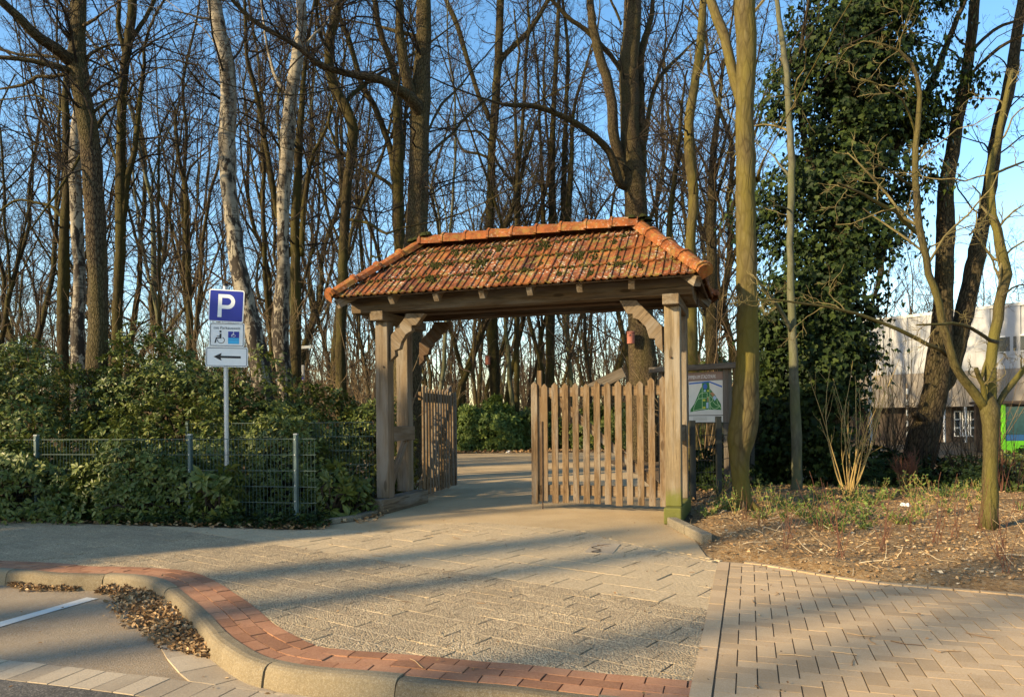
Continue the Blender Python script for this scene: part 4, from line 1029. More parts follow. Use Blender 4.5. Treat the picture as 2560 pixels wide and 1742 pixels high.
tree('dark_tree', 'dark twin stemmed tree leaning right in front of the white hall', 'tree', 13.5, zr,
     [[(1430,1330,190),(1450,1200,170),(1490,1050,160),(1535,850,134),(1575,600,126),(1600,300,110),(1612,0,104),(1615,-220,100),(1620,-450,86),(1660,-640,74),(1690,-880,68),(1740,-1100,62),(1765,-1300,60),(1790,-1540,62),(1800,-1800,50)],
      [(1560,820,70),(1640,700,100),(1690,480,104),(1745,250,100),(1800,0,98),(1815,-100,94),(1850,-250,86),(1890,-500,78),(1935,-800,70),(1990,-1000,66),(2040,-1300,60),(2080,-1580,52)],
      [(1760,-1250,20),(1850,-1350,22),(1950,-1420,20),(2060,-1460,16)],[(1745,-1100,18),(1840,-1200,20),(1960,-1300,22),(2080,-1360,18)],[(1470,980,50),(1440,940,46),(1425,930,36)]], drk, tw, crown=(2.2, 5, 4), rough=.06, twz=3.5, flare=.15, dys=[0, .8, .5, -.4, -.3])

# bird boxes
def birdbox(p, label, facing):
    o = empty('bird_box', p, label, 'bird box'); f = nrm(np.array([facing[0], facing[1], 0])); x = np.cross(f, ez)
    P = np.array([[p-ez*.16, p+ez*.15]]); mb = MB(); tubes(mb, P, np.array([[.11, .11]]), 14, cap=True); a = mb.build('body', M['nest'], smooth=False); adopt(o, a)
    mb = MB(); tubes(mb, np.array([[p+ez*.151, p+ez*.19]]), np.array([[.13, .10]]), 14, cap=True); a = mb.build('lid', M['nest']); adopt(o, a)
    mb = MB(); tubes(mb, np.array([[p+f*.10+ez*.07, p+f*.115+ez*.07]]), np.array([[.024, .024]]), 12, cap=True); a = mb.build('entrance_hole', M['black']); adopt(o, a)
birdbox(at(1577, 845, 21.5), 'red brown bird box on the big oak seen above the picket leaf', (-.35, -1))
birdbox(at(1219, 902, 30.7), 'small red brown bird box on the straight slender tree', (-1, -.4))

# ---------------- background wood: six bare trees, copied
def bare(h, lean, forks, seed, mat, lo=.22, r0=.15):
    global rng
    keep = rng; rng = np.random.default_rng(seed); tk = MB(); cr = MB()
    d = nrm(np.array([[lean, rng.normal(0, .04), 1.]]))
    T = growl(np.array([[0, 0, -.1]]), d, np.array([h]), np.array([r0]), 26, .1, .05, .18); tubes(tk, *T, 9, rough=.05)
    st = [T]
    if forks:
        f = growl(*kids(*T, forks, (.25, .6), (14, 32), .62, .75, .25, .03, 20), 18, .1, .06, .2); tubes(tk, *f, 7); st.append(f)
    L1 = growl(*kids(*T, 24, (lo, 1.), (35, 75), .24, .5, .25, .012, 4.2, .6), 9, .22, .07, .3)
    Ls = [L1]
    if forks: Ls.append(growl(*kids(*f, 12, (.15, 1.), (30, 65), .30, .5, .25, .012, 3.6, .5), 9, .22, .07, .3))
    for a in Ls:
        tubes(cr, *a, 5)
        b = growl(*kids(*a, 6, (.12, 1.), (25, 65), .42, .55, .12, .007, 2.0, .25), 6, .26, .06, .4); tubes(cr, *b, 3)
        c = growl(*kids(*b, 5, (.1, 1.), (22, 60), .5, .6, .1, .0045, .95, .15), 4, .25, .05, .6); tubes(cr, *c, 3)
    o = bpy.data.objects.new('bare_tree', None); COL.objects.link(o)
    tk.build('trunk', mat, o, smooth=True); cr.build('crown', M['twig_far'], o); rng = keep
    return o
protos = [bare(17, .03, 3, 21, olv, r0=.125), bare(15, -.06, 2, 22, drk, r0=.11), bare(19, .0, 3, 23, olv, r0=.15), bare(13, .08, 3, 24, oak, r0=.09), bare(16, -.02, 2, 25, M['bark_grey'], lo=.15, r0=.10), bare(18, .05, 3, 26, olv, r0=.12)]
def copytree(o, loc, rz, sc):
    c = o.copy(); COL.objects.link(c)
    for ch in o.children:
        k = ch.copy(); COL.objects.link(k); k.parent = c
    c.location = loc; c.rotation_euler = (0, 0, rz); c.scale = (sc[0], sc[0], sc[1])
    return c
used = set()
def bgtree(loc, k, rz, sc):
    c = protos[k] if k not in used else copytree(protos[k], loc, rz, sc)
    used.add(k); c.location = loc; c.rotation_euler = (0, 0, rz); c.scale = (sc[0], sc[0], sc[1])
    px = CX+F*loc[0]/loc[1]
    far_ = loc[1] > 42
    if px < 520: g = 'left of the parking sign'
    elif px < 940: g = 'between parking sign and gateway'
    elif px < 1700: g = 'seen over or through the gateway'
    else: g = 'to the right of the gateway'
    lb = ('distant bare tree in the wood, ' if far_ else 'slender bare trunk in the wood, ')+g
    tag(c, lb, 'tree', lb.replace('tree', 'trees').replace('trunk', 'trunks'))
r2 = np.random.default_rng(77); placed = []
def free(x, y, d): return all((x-a)**2+(y-b)**2 > d*d for a, b in placed)
n = 0
# trunks that can be told apart in the photograph: measured feet
for (px, Y, k, rz) in [(1290,33,4,.3),(1300,37,1,1.),(1340,32,0,2.),(1372,36,5,.7),(1400,31,3,4.),(1438,33,4,2.2),(1500,30.5,1,5.1),(1520,36,2,.4),(1545,31,0,1.4),(1690,28,5,3.),(1735,25,1,.2),(1760,24,3,2.6),(1785,30,4,1.9),
                   (60,23,0,.6),(20,26,5,2.),(110,30,2,4.4),(220,27,1,3.),(330,24,3,1.2),(365,29,0,5.),(440,25,4,2.),(505,27,5,.3),(530,33,1,2.5),(655,29,2,1.1),(720,24,0,4.1),(765,21,4,.9),(810,26,5,3.3),(835,31,3,.1),(900,28,1,1.7),(955,32,0,2.8),(1090,27,4,3.9),(1130,30,2,.5),(1165,33,5,5.6),(1190,29,3,2.3),
                   (1260,36,2,.2),(2090,30,1,2.),(2160,40,5,1.)]:
    b, _ = un(px, 1045); x = b*Y/F; placed.append((x, Y)); bgtree((x, Y, 0), k, rz, (r2.uniform(.85, 1.25), r2.uniform(.85, 1.15)))
tries = 0
while n < 115 and tries < 4000:
    tries += 1
    Y = 20+60*r2.uniform()**1.1; x = r2.uniform(-.78, .78)*Y
    px = CX+F*x/Y
    if not free(x, Y, 1.7): continue
    if Y < 30 and 1020 < px < 1760: continue
    if px > 1980 and (Y < 46): continue
    if px > 1900 and r2.uniform() < .5: continue
    placed.append((x, Y)); n += 1
    bgtree((x, Y, 0), int(r2.integers(0, 6)), r2.uniform(0, 6.28), (r2.uniform(.7, 1.25), r2.uniform(.75, 1.15)))
# bare understorey shrubs, copied
def shrub(h, n, seed, spread=.35, mat=None, tmat=None, sub_=(7, 5), r0=.014):
    global rng
    keep = rng; rng = np.random.default_rng(seed); mb = MB()
    d = nrm(np.column_stack([rng.normal(0, spread, (n, 2)), np.ones(n)]))
    a = growl(rng.normal(0, .08, (n, 3))*[1, 1, 0], d, rng.uniform(.6, 1.1, n)*h, np.full(n, r0), 10, .1, .03, .35); tubes(mb, *a, 5)
    b = growl(*kids(*a, sub_[0], (.2, 1.), (20, 55), .38, .6, .1, .005, 1.8), 6, .2, .05, .4); tubes(mb, *b, 3)
    if sub_[1]: c = growl(*kids(*b, sub_[1], (.15, 1.), (20, 55), .5, .6, .08, .0035, .8), 4, .2, .04, .6); tubes(mb, *c, 3)
    o = mb.build('bare_shrub', tmat or M['twig_shrub']); rng = keep
    return o, a
sp = [shrub(3.6, 9, 31)[0], shrub(4.8, 7, 32)[0], shrub(2.8, 12, 33, .5)[0]]
us2 = set()
for i in range(165):
    Y = 15+26*r2.uniform(); 
    if i < 98: px = r2.uniform(-40, 960)
    elif i < 112: px = r2.uniform(1690, 1990)
    else: px = r2.uniform(1060, 1720); Y = 31+22*r2.uniform()
    x = (px-CX)*Y/F; k = int(r2.integers(0, 3)); o = sp[k]
    if k in us2: o = o.copy(); COL.objects.link(o)
    us2.add(k); o.location = (x, Y, 0); o.rotation_euler = (0, 0, r2.uniform(0, 6.28)); o.scale = (1, 1, r2.uniform(.7, 1.25))
    g = 'in the wood left of the gateway' if px < 1000 else ('beyond the path, seen through the gateway' if Y > 30.9 else 'behind the map board and mossy trunk')
    tag(o, 'twiggy brown leafless shrub '+g, 'shrub', 'twiggy leafless shrubs '+g)
# far tree line closing the horizon
mbf = MB(); Nf = 1000
xf = rng.uniform(-1, 1, Nf)*rng.uniform(70, 110, Nf)*.85; yf = rng.uniform(58, 115, Nf)
a = growl(np.column_stack([xf, yf, np.zeros(Nf)]), nrm(np.column_stack([rng.normal(0, .06, (Nf, 2)), np.ones(Nf)])), rng.uniform(5, 12, Nf), np.full(Nf, .12), 10, .06, .03, .3); tubes(mbf, *a, 4)
b = growl(*kids(*a, 12, (.2, 1.), (25, 60), .3, .5, .3, .03, 4), 6, .2, .06, .4); tubes(mbf, *b, 3)
c = growl(*kids(*b, 5, (.15, 1.), (25, 60), .5, .6, .2, .02, 2), 4, .2, .05, .6); tubes(mbf, *c, 3)
tag(mbf.build('distant_woodland', M['twig_far']), 'far off bare woodland closing the horizon behind the park', 'woodland', kind='stuff')
# ------------------------------------------------------------------ rhododendrons and other plants
def rosettes(mb, P, D, size, nl=(6, 10), tpl=OVAL, droop=.25):
    n = rng.integers(nl[0], nl[1], len(P)); i = np.repeat(np.arange(len(P)), n)
    D = nrm(D); x = nrm(np.cross(D, np.array([.31, .2, .93]))); y = np.cross(D, x)
    a = rng.uniform(0, 6.28, len(i)); el = rng.uniform(-.35, .75, len(i))
    rad = x[i]*np.cos(a)[:, None]+y[i]*np.sin(a)[:, None]
    tip = nrm(rad*np.cos(el)[:, None]+D[i]*np.sin(el)[:, None]+np.array([0, 0, -droop]))
    nl_ = nrm(D[i]*np.cos(el)[:, None]-rad*np.sin(el)[:, None]+rng.normal(0, .15, (len(i), 3)))
    r = np.clip(np.repeat(rng.uniform(0, .6, len(P)), n)+rng.uniform(0, .4, len(i)), 0, 1)
    leaves(mb, tpl, P[i]+rad*.012, nl_, tip, size[i]*rng.uniform(.7, 1.15, len(i)), r)
def blob(c, r, n, seed, zmin=.0, lump=.28):
    """points and outward directions on the lumpy surface of a bush (half ellipsoid)"""
    q = nrm(rng.normal(0, 1, (n, 3))); q[:, 2] = np.abs(q[:, 2])*1.0
    q[:, 2] -= rng.uniform(0, .25, n)*(q[:, 2] < .3); q = nrm(q)
    rs = np.random.default_rng(seed); f = np.zeros(n)
    for k in range(7):
        d = rs.normal(0, 2.4, 3); f += np.sin(q@d*1.5+rs.uniform(0, 6.28))
    rad = (1+lump*f/3.2)*(1-np.abs(rng.normal(0, .11, n)))
    p = c+q*rad[:, None]*r; o = nrm(q/np.asarray(r)+np.array([0, 0, .25]))
    ok = p[:, 2] > zmin+.03
    return p[ok], o[ok]
def bush(name, label, x, y, rx, ry, h, n, size=.086, mat='rhodo', cat='bush', group=None, nl=(6, 10), tpl=OVAL, seed=1, stems=True, lump=.28, keep=None):
    o = empty(name, (x, y, 0), label, cat, group); mb = MB()
    P, D = blob(np.array([x, y, h*.12]), (rx, ry, h*.88), int(n*1.75), seed, lump=lump)
    P2, D2 = blob(np.array([x, y, h*.1]), (rx*.72, ry*.7, h*.7), n//3, seed, lump=lump)
    P = np.concatenate([P, P2]); D = np.concatenate([D, D2])
    if keep is not None: k = keep(P); P, D = P[k], D[k]
    rosettes(mb, P, D+rng.normal(0, .35, D.shape), np.full(len(P), size)*rng.uniform(.75, 1.2, len(P)), nl, tpl)
    adopt(o, mb.build('foliage', M[mat]))
    if stems:
        mb = MB(); k = 26; e = P[rng.integers(0, len(P), k)]; s = np.column_stack([x+rng.normal(0, rx*.22, k), y+rng.normal(0, ry*.22, k), np.zeros(k)])
        for a, b in zip(s, e):
            c = spline([(*a, .02), (*((a+b)/2+np.array([0, 0, .15])+rng.normal(0, .08, 3)), .014), (*b, .006)], 8); tubes(mb, c[None, :, :3], c[None, :, 3], 5)
        adopt(o, mb.build('stems', M['twig']))
    return o
RG = 'rhododendrons behind the green fence'
bush('rhododendron', 'tall sunlit glossy rhododendron at the left picture edge', -8.1, 11.4, 1.9, 1.4, 2.85, 1500, seed=2, group=RG, cat='shrub')
bush('rhododendron', 'broad tall rhododendron around the foot of the stout oak', -5.9, 12.1, 1.6, 1.4, 2.75, 1250, seed=3, group=RG, cat='shrub')
bush('rhododendron', 'rhododendron right behind the parking sign pole', -4.25, 12.2, 1.25, 1.2, 2.3, 950, seed=4, group=RG, cat='shrub')
bush('rhododendron', 'lower dark rhododendron between the birches and the left gate post', -2.75, 12.6, 1.15, .9, 1.75, 850, seed=5, group=RG, cat='shrub')
bush('rhododendron', 'low rhododendron spreading in front of the oak, behind the fence', -5.0, 10.75, 1.3, .65, 1.35, 750, seed=6, group=RG, cat='shrub')
bush('rhododendron', 'rhododendron swallowing the left end of the green fence', -6.9, 9.98, 1.35, .55, 1.1, 750, seed=7, group=RG, cat='shrub')
bush('rhododendron', 'sprawling rhododendron growing through the mesh beside the middle fence post', -4.85, 9.75, 1.05, .42, .92, 560, seed=8, group=RG, cat='shrub')
bush('rhododendron', 'rhododendron behind the fence between the sign pole and the end post', -3.2, 10.75, .95, .55, 1.25, 480, seed=9, group=RG, cat='shrub')
bush('rhododendron', 'bright young rhododendron in front of the mesh at the middle fence post', -3.75, 9.38, .34, .16, .62, 34, size=.15, seed=10, group='young rhododendrons at the fence', cat='shrub')
bush('rhododendron', 'young rhododendron just past the cut end of the fence', -2.33, 9.72, .22, .18, .68, 26, size=.14, seed=11, group='young rhododendrons at the fence', cat='shrub')
bush('rhododendron', 'young rhododendron leaning on the left gate post foot', -2.14, 10.08, .2, .16, .5, 26, size=.14, seed=12, group='young rhododendrons at the fence', cat='shrub')
bush('evergreen_bush', 'rounded evergreen bush beyond the path seen through the open gateway', -.95, 29.5, 1.5, 1.0, 1.95, 1100, size=.17, seed=13, cat='bush', mat='shrubleaf', group='evergreen bushes across the path')
bush('evergreen_bush', 'evergreen bush beyond the path, seen between the left pickets of the closed leaf', .9, 30.5, 1.4, 1.0, 1.5, 800, size=.17, seed=14, cat='bush', mat='rhodo', group='evergreen bushes across the path')
bush('evergreen_bush', 'evergreen bush beyond the path, seen between the middle pickets', 3.9, 29.8, 1.5, 1.0, 1.6, 800, size=.17, seed=15, cat='bush', mat='rhodo', group='evergreen bushes across the path')
bush('evergreen_bush', 'evergreen bush just right of the big oak, behind the map board', 5.4, 20.0, 1.1, .9, 2.6, 900, size=.13, seed=16, cat='bush', mat='rhodo', group='evergreen bushes across the path')
bush('ivy_mound', 'dark ivy covered stump between the mossy trunk and the slim grey trunk', 4.75, 13.9, .62, .5, 2.45, 800, size=.095, seed=17, cat='ivy', mat='ivy', tpl=IVY, nl=(4, 8))
bush('evergreen_bush', 'low dark bush under the ivy clad tree', 6.7, 13.2, 1.5, .7, .75, 520, size=.08, seed=18, cat='bush', mat='ivy', tpl=IVY, nl=(4, 8), group='dark low bushes under the trees')
bush('evergreen_bush', 'low dark bush in front of the dark leaning trunks', 8.3, 12.4, 1.2, .6, .6, 420, size=.08, seed=19, cat='bush', mat='rhodo', group='dark low bushes under the trees')
bush('evergreen_bush', 'low green bush by the lime green panel at the right edge', 9.6, 13.2, 1.2, .7, .7, 420, size=.08, seed=20, cat='bush', mat='rhodo', group='dark low bushes under the trees')
bush('evergreen_bush', 'low dark growth behind the black fence next to the mossy trunk', 3.75, 13.2, .8, .5, .8, 330, size=.08, seed=23, cat='bush', mat='ivy', tpl=IVY, nl=(4, 8), group='dark low bushes under the trees')

# ivy and dry leaves on the ground along the fence
def groundpts(n, line, w0, w1, pw=1.):
    p, L = along(line, rng.uniform(0, 1, n)*along(line, 0)[1]); q, _ = along(line, 0)
    Ls = np.linspace(0, 1, len(line)); t = nrm(np.gradient(line, axis=0))
    k = np.array([int(np.argmin(((line-a)**2).sum(1))) for a in p]); nn = np.stack([-t[k, 1], t[k, 0]], 1)
    return p+nn*(w0+(w1-w0)*rng.uniform(0, 1, n)**pw)[:, None]
def flat(mb, tpl, xy, z, size, tilt=.4, rnd=None):
    n = len(xy); a = rng.uniform(0, 6.28, n)
    leaves(mb, tpl, np.column_stack([xy, z]), np.column_stack([rng.normal(0, tilt, (n, 2)), np.ones(n)]), np.column_stack([np.cos(a), np.sin(a), rng.normal(0, tilt*.5, n)]), size, rnd)
mb = MB(); n = 5200; xy = groundpts(n, HEDGE[4:], -.02, .75); z = np.abs(rng.normal(.05, .05, n))+.01
flat(mb, IVY, xy, z, rng.uniform(.035, .075, n), .6)
tag(mb.build('ivy_ground_cover', M['ivy']), 'ivy creeping along the foot of the green fence', 'ivy', kind='stuff')
mb = MB(); n = 3600; xy = groundpts(n, HEDGE[4:], -.10, 1.1, .8); flat(mb, DRY, xy, rng.uniform(.0, .035, n), rng.uniform(.035, .075, n), .5)
n = 500; xy = np.column_stack([rng.uniform(-2.6, -1.75, n), rng.uniform(9.3, 11.2, n)]); flat(mb, DRY, xy, rng.uniform(.0, .03, n), rng.uniform(.035, .075, n), .5)
tag(mb.build('dry_leaves', M['dryleaf']), 'dry brown leaves under the hedge', 'leaves', kind='stuff')
# drift of leaves in the kerb corner
mb = MB()
def drift(pts, w, n, h):
    l = gline([z3b(*p) for p in pts], 60, ROADZ); t = rng.uniform(0, 1, n); p, L = along(l, t*along(l, 0)[1])
    tt = nrm(np.gradient(l, axis=0)); k = np.minimum((t*59).astype(int), 59); nn = np.stack([-tt[k, 1], tt[k, 0]], 1)
    ww = np.interp(t, np.linspace(0, 1, len(w)), w); u = rng.beta(1.2, 2.0, n)
    xy = p-nn*(u*ww)[:, None]; z = ROADZ+rng.uniform(0, 1, n)*h*(1-u)+.004
    return xy, z
for pts, w, n, h in (([(80,545),(300,560),(520,575)], [.05,.18,.05], 420, .03), ([(640,585),(800,575),(960,580),(1060,625),(1130,700),(1215,800),(1300,905),(1390,1010)], [.1,.34,.42,.42,.40,.30,.26,.06], 3600, .05)):
    xy, z = drift(pts, w, n, h); flat(mb, DRY, xy, z, rng.uniform(.022, .05, n), .75)
n = 90; xy = np.column_stack([rng.uniform(-4, 0, n), rng.uniform(3.4, 6.4, n)]); d = ((xy[:, None]-(KI-nr*.15)[None])**2).sum(2); k = d.argmin(1)
ok = ((xy-(KI-nr*.15)[k])*nr[k]).sum(1) < 0; xy = xy[ok]; flat(mb, DRY, xy, np.full(len(xy), ROADZ+.006), rng.uniform(.015, .035, len(xy)), .3)
tag(mb.build('leaf_drift', M['dryleaf']), 'drift of dry brown leaves in the kerb corner of the parking bay', 'leaves', kind='stuff')
# bits on the pavements
mb = MB(); n = 420; xy = np.column_stack([rng.uniform(-4, 5, n), rng.uniform(3.2, 9.5, n)]); k = ((xy[:, None]-KI[None])**2).sum(2).argmin(1); ok = ((xy-KI[k])*nr[k]).sum(1) > .02; xy = xy[ok]
flat(mb, DRY, xy, np.full(len(xy), .012), rng.uniform(.008, .028, len(xy)), .35, rng.uniform(0, .6, len(xy)))
n = 70; xy = np.column_stack([rng.uniform(-2, 5, n), rng.uniform(3.3, 8.5, n)]); k = ((xy[:, None]-KI[None])**2).sum(2).argmin(1); xy = xy[((xy-KI[k])*nr[k]).sum(1) > .02]; n = len(xy)
g = growl(np.column_stack([xy, np.full(n, .008)]), nrm(np.column_stack([rng.normal(0, 1, (n, 2)), np.zeros(n)])), rng.uniform(.04, .2, n), np.full(n, .0028), 5, .25, 0, .6); g[0][:, :, 2] = .008; tubes(mb, *g, 4)
tag(mb.build('fallen_bits', M['dryleaf']), 'scattered twig and leaf crumbs on the paving', 'litter', kind='stuff')
# litter of the planting bed
def bedxy(n, y0=5.6, y1=13, x1=10.5):
    x = rng.uniform(1.8, x1, n*3); y = y0+(y1-y0)*rng.uniform(0, 1, n*3)**1.1; h, d = bedh(x, y); ok = (d > .06) & (np.abs(x) < .75*y)
    return x[ok][:n], y[ok][:n], h[ok][:n]
mb = MB(); x, y, h = bedxy(9000); flat(mb, DRY, np.column_stack([x, y]), h+rng.uniform(.003, .02, len(x)), rng.uniform(.012, .045, len(x)), .5)
tag(mb.build('bed_leaf_litter', M['dryleaf']), 'brown leaf crumbs on the planting bed soil', 'leaves', kind='stuff')
mb = MB(); x, y, h = bedxy(1500, 5.6, 10); flat(mb, SMALL, np.column_stack([x, y]), h+rng.uniform(.004, .02, len(x)), rng.uniform(.015, .05, len(x)), .4)
x, y, h = bedxy(420, 5.6, 11); n = len(x); g = growl(np.column_stack([x, y, h+.012]), nrm(np.column_stack([rng.normal(0, 1, (n, 2)), rng.uniform(0, .25, n)])), rng.uniform(.06, .32, n), np.full(n, .0035), 5, .22, 0, .5); tubes(mb, *g, 4)
tag(mb.build('woodchips', M['chip']), 'pale wood chips and cut twigs lying on the bed', 'wood chips', kind='stuff')
# litter further back and along the park path
mb = MB(); n = 2600; xy = np.column_stack([rng.uniform(-7, 9, n), rng.uniform(27.6, 29.6, n)]); flat(mb, DRY, xy, rng.uniform(0, .05, n), rng.uniform(.06, .16, n), .5)
n = 3000; xy = np.column_stack([rng.uniform(2.4, 6.5, n), rng.uniform(10.8, 19, n)]); xy = xy[xy[:, 0] > np.interp(xy[:, 1], [10.6, 12.2, 14.6, 18, 22], [2.4, 3.0, 4.4, 5.6, 8])]
flat(mb, DRY, xy, .02+rng.uniform(0, .05, len(xy)), rng.uniform(.04, .09, len(xy)), .5)
tag(mb.build('park_leaf_litter', M['dryleaf']), 'fallen leaves along the edge of the park path', 'leaves', kind='stuff')

# budding shrub, red stems, green shoots on the bed
def budshrub(x, y, n, h, spread, mat, label, leaf=True, seed=0, cat='shrub', r0=.009, group=None):
    z = float(bedh(np.array([x]), np.array([y]))[0][0]); o = empty('budding_shrub' if leaf else 'bare_stem_shrub', (x, y, z), label, cat, group); mb = MB()
    a = rng.uniform(0, 6.28, n); d = nrm(np.column_stack([np.cos(a)*spread*rng.uniform(.2, 1.2, n), np.sin(a)*spread*rng.uniform(.2, 1., n), np.ones(n)]))
    s = growl(np.column_stack([x+np.cos(a)*.06, y+np.sin(a)*.06, np.full(n, z)]), d, h*rng.uniform(.55, 1.1, n), np.full(n, r0), 11, .055, .02, .35); tubes(mb, *s, 6)
    b = growl(*kids(*s, 4, (.3, 1.), (18, 45), .32, .6, .12, .003, .9), 6, .1, .05, .5); tubes(mb, *b, 4)
    adopt(o, mb.build('stems', mat))
    if leaf:
        lf = MB()
        for P, nn in ((s[0], 7), (b[0], 4)):
            k = rng.integers(3, P.shape[1], (len(P), nn)); p = P[np.arange(len(P))[:, None], k].reshape(-1, 3); m = len(p)
            leaves(lf, SMALL, p+rng.normal(0, .008, p.shape), nrm(rng.normal(0, 1, (m, 3))+[0, -.3, .6]), nrm(rng.normal(0, 1, (m, 3))+[0, 0, .5]), rng.uniform(.016, .034, m))
        adopt(o, tag(lf.build('buds', M['shrubleaf']), kind='stuff'))
    return o
c = gnd(2122, 1248); budshrub(c[0], c[1], 17, 2.1, .55, M['stem_yellow'], 'fan of yellowish shoots just breaking into leaf in the middle of the bed', seed=1)
c = at(2265, 1215, 11.8); budshrub(c[0], c[1], 60, .62, .3, M['stem_red'], 'dense tuft of reddish brown stems right of the yellowish shoots', leaf=False, r0=.006)
c = at(2480, 1190, 10.6); budshrub(c[0]+.9, c[1]+1.2, 14, .9, .35, M['stem_red'], 'thin reddish stems near the right edge behind the pollard tree', leaf=False, r0=.006)
c = at(2310, 1180, 13.0); budshrub(c[0], c[1], 26, 1.5, .6, M['twig'], 'brown thicket before the dark leaning trunks', leaf=False, r0=.008)
c = at(2200, 1180, 13.6); budshrub(c[0], c[1], 26, 2.4, .45, M['twig'], 'tall thin brown twigs beside the ivy clad tree, in front of the hall', leaf=False, r0=.008)
c = at(2240, 1180, 15.5); budshrub(c[0], c[1], 30, 3.3, .4, M['twig_shrub'], 'tall brown thicket in front of the white hall, left of the marker stake', leaf=False, r0=.008)
c = at(2450, 1180, 14.6); budshrub(c[0], c[1], 26, 2.4, .45, M['twig_shrub'], 'tall twiggy growth between the dark leaning trunks and the pollard tree', leaf=False, r0=.008)
c = at(2420, 1200, 12.6); budshrub(c[0], c[1], 22, 1.3, .6, M['twig'], 'brown thicket before the hall windows', leaf=False, r0=.008)
c = at(2530, 1200, 12.0); budshrub(c[0], c[1], 22, 1.2, .6, M['twig'], 'brown thicket in front of the lime green panel', leaf=False, r0=.008)
pt = {}
def shoot(k):
    mb = MB(); lf = MB(); n = (7, 12, 6)[k]; h = (.30, .2, .42)[k]
    a = rng.uniform(0, 6.28, n); d = nrm(np.column_stack([np.cos(a)*(.5, 1.3, .3)[k], np.sin(a)*(.5, 1.3, .3)[k], np.ones(n)]))
    s = growl(np.zeros((n, 3))+rng.normal(0, .02, (n, 3))*[1, 1, 0], d, h*rng.uniform(.6, 1.2, n), np.full(n, .003), 8, .1, .02, .5); tubes(mb, *s, 4)
    if k < 2:
        m_ = (12, 16)[k]; kk = rng.integers(1, 8, (n, m_)); p = s[0][np.arange(n)[:, None], kk].reshape(-1, 3); m = len(p)
        leaves(lf, SMALL, p+rng.normal(0, .008, p.shape), nrm(rng.normal(0, .6, (m, 3))+[0, -.2, 1]), nrm(rng.normal(0, 1, (m, 3))+[0, 0, .4]), rng.uniform(.02, .042, m))
    o = bpy.data.objects.new(('leafy_shoot', 'trailing_plant', 'cut_stems')[k], None); COL.objects.link(o)
    mb.build('stems', M['stem_yellow' if k < 2 else 'stem_red'], o)
    if k < 2: lf.build('leaves', M['shrubleaf'], o)
    return o
lab = {0: ('small upright green shoot sprouting from the sandy bed', 'green shoots on the planting bed'), 1: ('low trailing plant with small bright leaves on the bed', 'trailing plants on the planting bed'), 2: ('bundle of thin bare cut stems standing in the bed', 'cut stems standing in the planting bed')}
pos_ = {0: [(1928,1288),(1790,1262),(2300,1290),(2285,1250),(2335,1262),(2248,1240),(2410,1250),(2190,1248),(2450,1262),(2310,1300),(1840,1290),(1900,1262),(1960,1310),(2130,1290),(2370,1290),(2420,1280),(2030,1305)],
        1: [(2020,1262),(2060,1250),(2010,1290),(2180,1265),(2215,1250),(1810,1280),(2090,1330),(2160,1322),(2050,1318),(1770,1290),(2390,1235),(1850,1265),(1900,1300),(1950,1265),(2110,1275),(2150,1300),(2250,1310),(2130,1250),(1975,1275),(2360,1245)],
        2: [(1980,1350),(2050,1330),(1965,1375),(2080,1340),(2200,1380),(2225,1350),(2335,1360),(2380,1345),(1900,1320),(1860,1300),(2500,1400),(2520,1430),(2440,1330),(2110,1400),(2540,1280),(2270,1330)]}
for k in pos_:
    base = None
    for px, py in pos_[k]:
        c = gnd(px, py, .05); c[2] = float(bedh(np.array([c[0]]), np.array([c[1]]))[0][0])
        if base is None: o = base = shoot(k)
        else:
            o = base.copy(); COL.objects.link(o)
            for ch in base.children: q = ch.copy(); COL.objects.link(q); q.parent = o
        sc_ = rng.uniform(.9, 1.5); o.location = c; o.rotation_euler = (0, 0, rng.uniform(0, 6.28)); o.scale = (sc_,)*3
        tag(o, lab[k][0], 'plant', lab[k][1])
# daffodil like blades
mbp = None
for px, py, lb in ((2395,1258,'clump of narrow green bulb leaves behind the other two clumps'), (2352,1275,'small clump of narrow bulb leaves left of the pollard trunk'), (2552,1275,'clump of narrow bulb leaves cut by the right picture edge')):
    c = gnd(px, py, .05); mb = MB()
    for k in range(11):
        a = rng.uniform(0, 6.28); L = rng.uniform(.14, .26); w = .007; d = np.array([math.cos(a), math.sin(a), 0]); x = np.array([-d[1], d[0], 0])
        for q in range(4):
            f0, f1 = q/4, (q+1)/4; P0 = c+d*(.02+.11*f0**2)+ez*L*(f0-.25*f0**2); P1 = c+d*(.02+.11*f1**2)+ez*L*(f1-.25*f1**2)
            mb.add(np.array([P0-x*w*(1-f0*.6), P0+x*w*(1-f0*.6), P1+x*w*(1-f1*.6), P1-x*w*(1-f1*.6)]), [(0, 1, 2, 3)], rnd=rng.uniform())
    tag(mb.build('bulb_plant', M['shrubleaf']), lb, 'plant', 'clumps of bulb leaves on the bed')
# ------------------------------------------------------------------ fences
def meshpanel(mb, a, b, z0, z1, rows, vs=.05):
    d = nrm(b-a); n = np.cross(d, ez); L = np.linalg.norm(b-a)
    for z in np.linspace(z0, z1, rows):
        for sgn in (-1, 1): beam(mb, a+n*.007*sgn+ez*z, b+n*.007*sgn+ez*z, .008, .008, rnd=.5)
    k = int(L/vs); P = np.array([[a+d*(i*vs)+ez*z0, a+d*(i*vs)+ez*(z1+(.03 if False else 0))] for i in range(k+1)]); tubes(mb, P, np.full(P.shape[:2], .0034), 4)
def fencepost(mb, p, h, w=.04, d_=.06, ang=0.):
    x = np.array([math.cos(ang), math.sin(ang), 0]); y = np.array([-x[1], x[0], 0]); box(mb, p+ez*h/2, x, y, ez, w/2, d_/2, h/2)
fp = [gnd(745, 1302)*0+np.array([-2.69, 9.27, 0]), np.array([-4.14, 9.6, 0]), np.array([-6.43, 10.05, 0])]
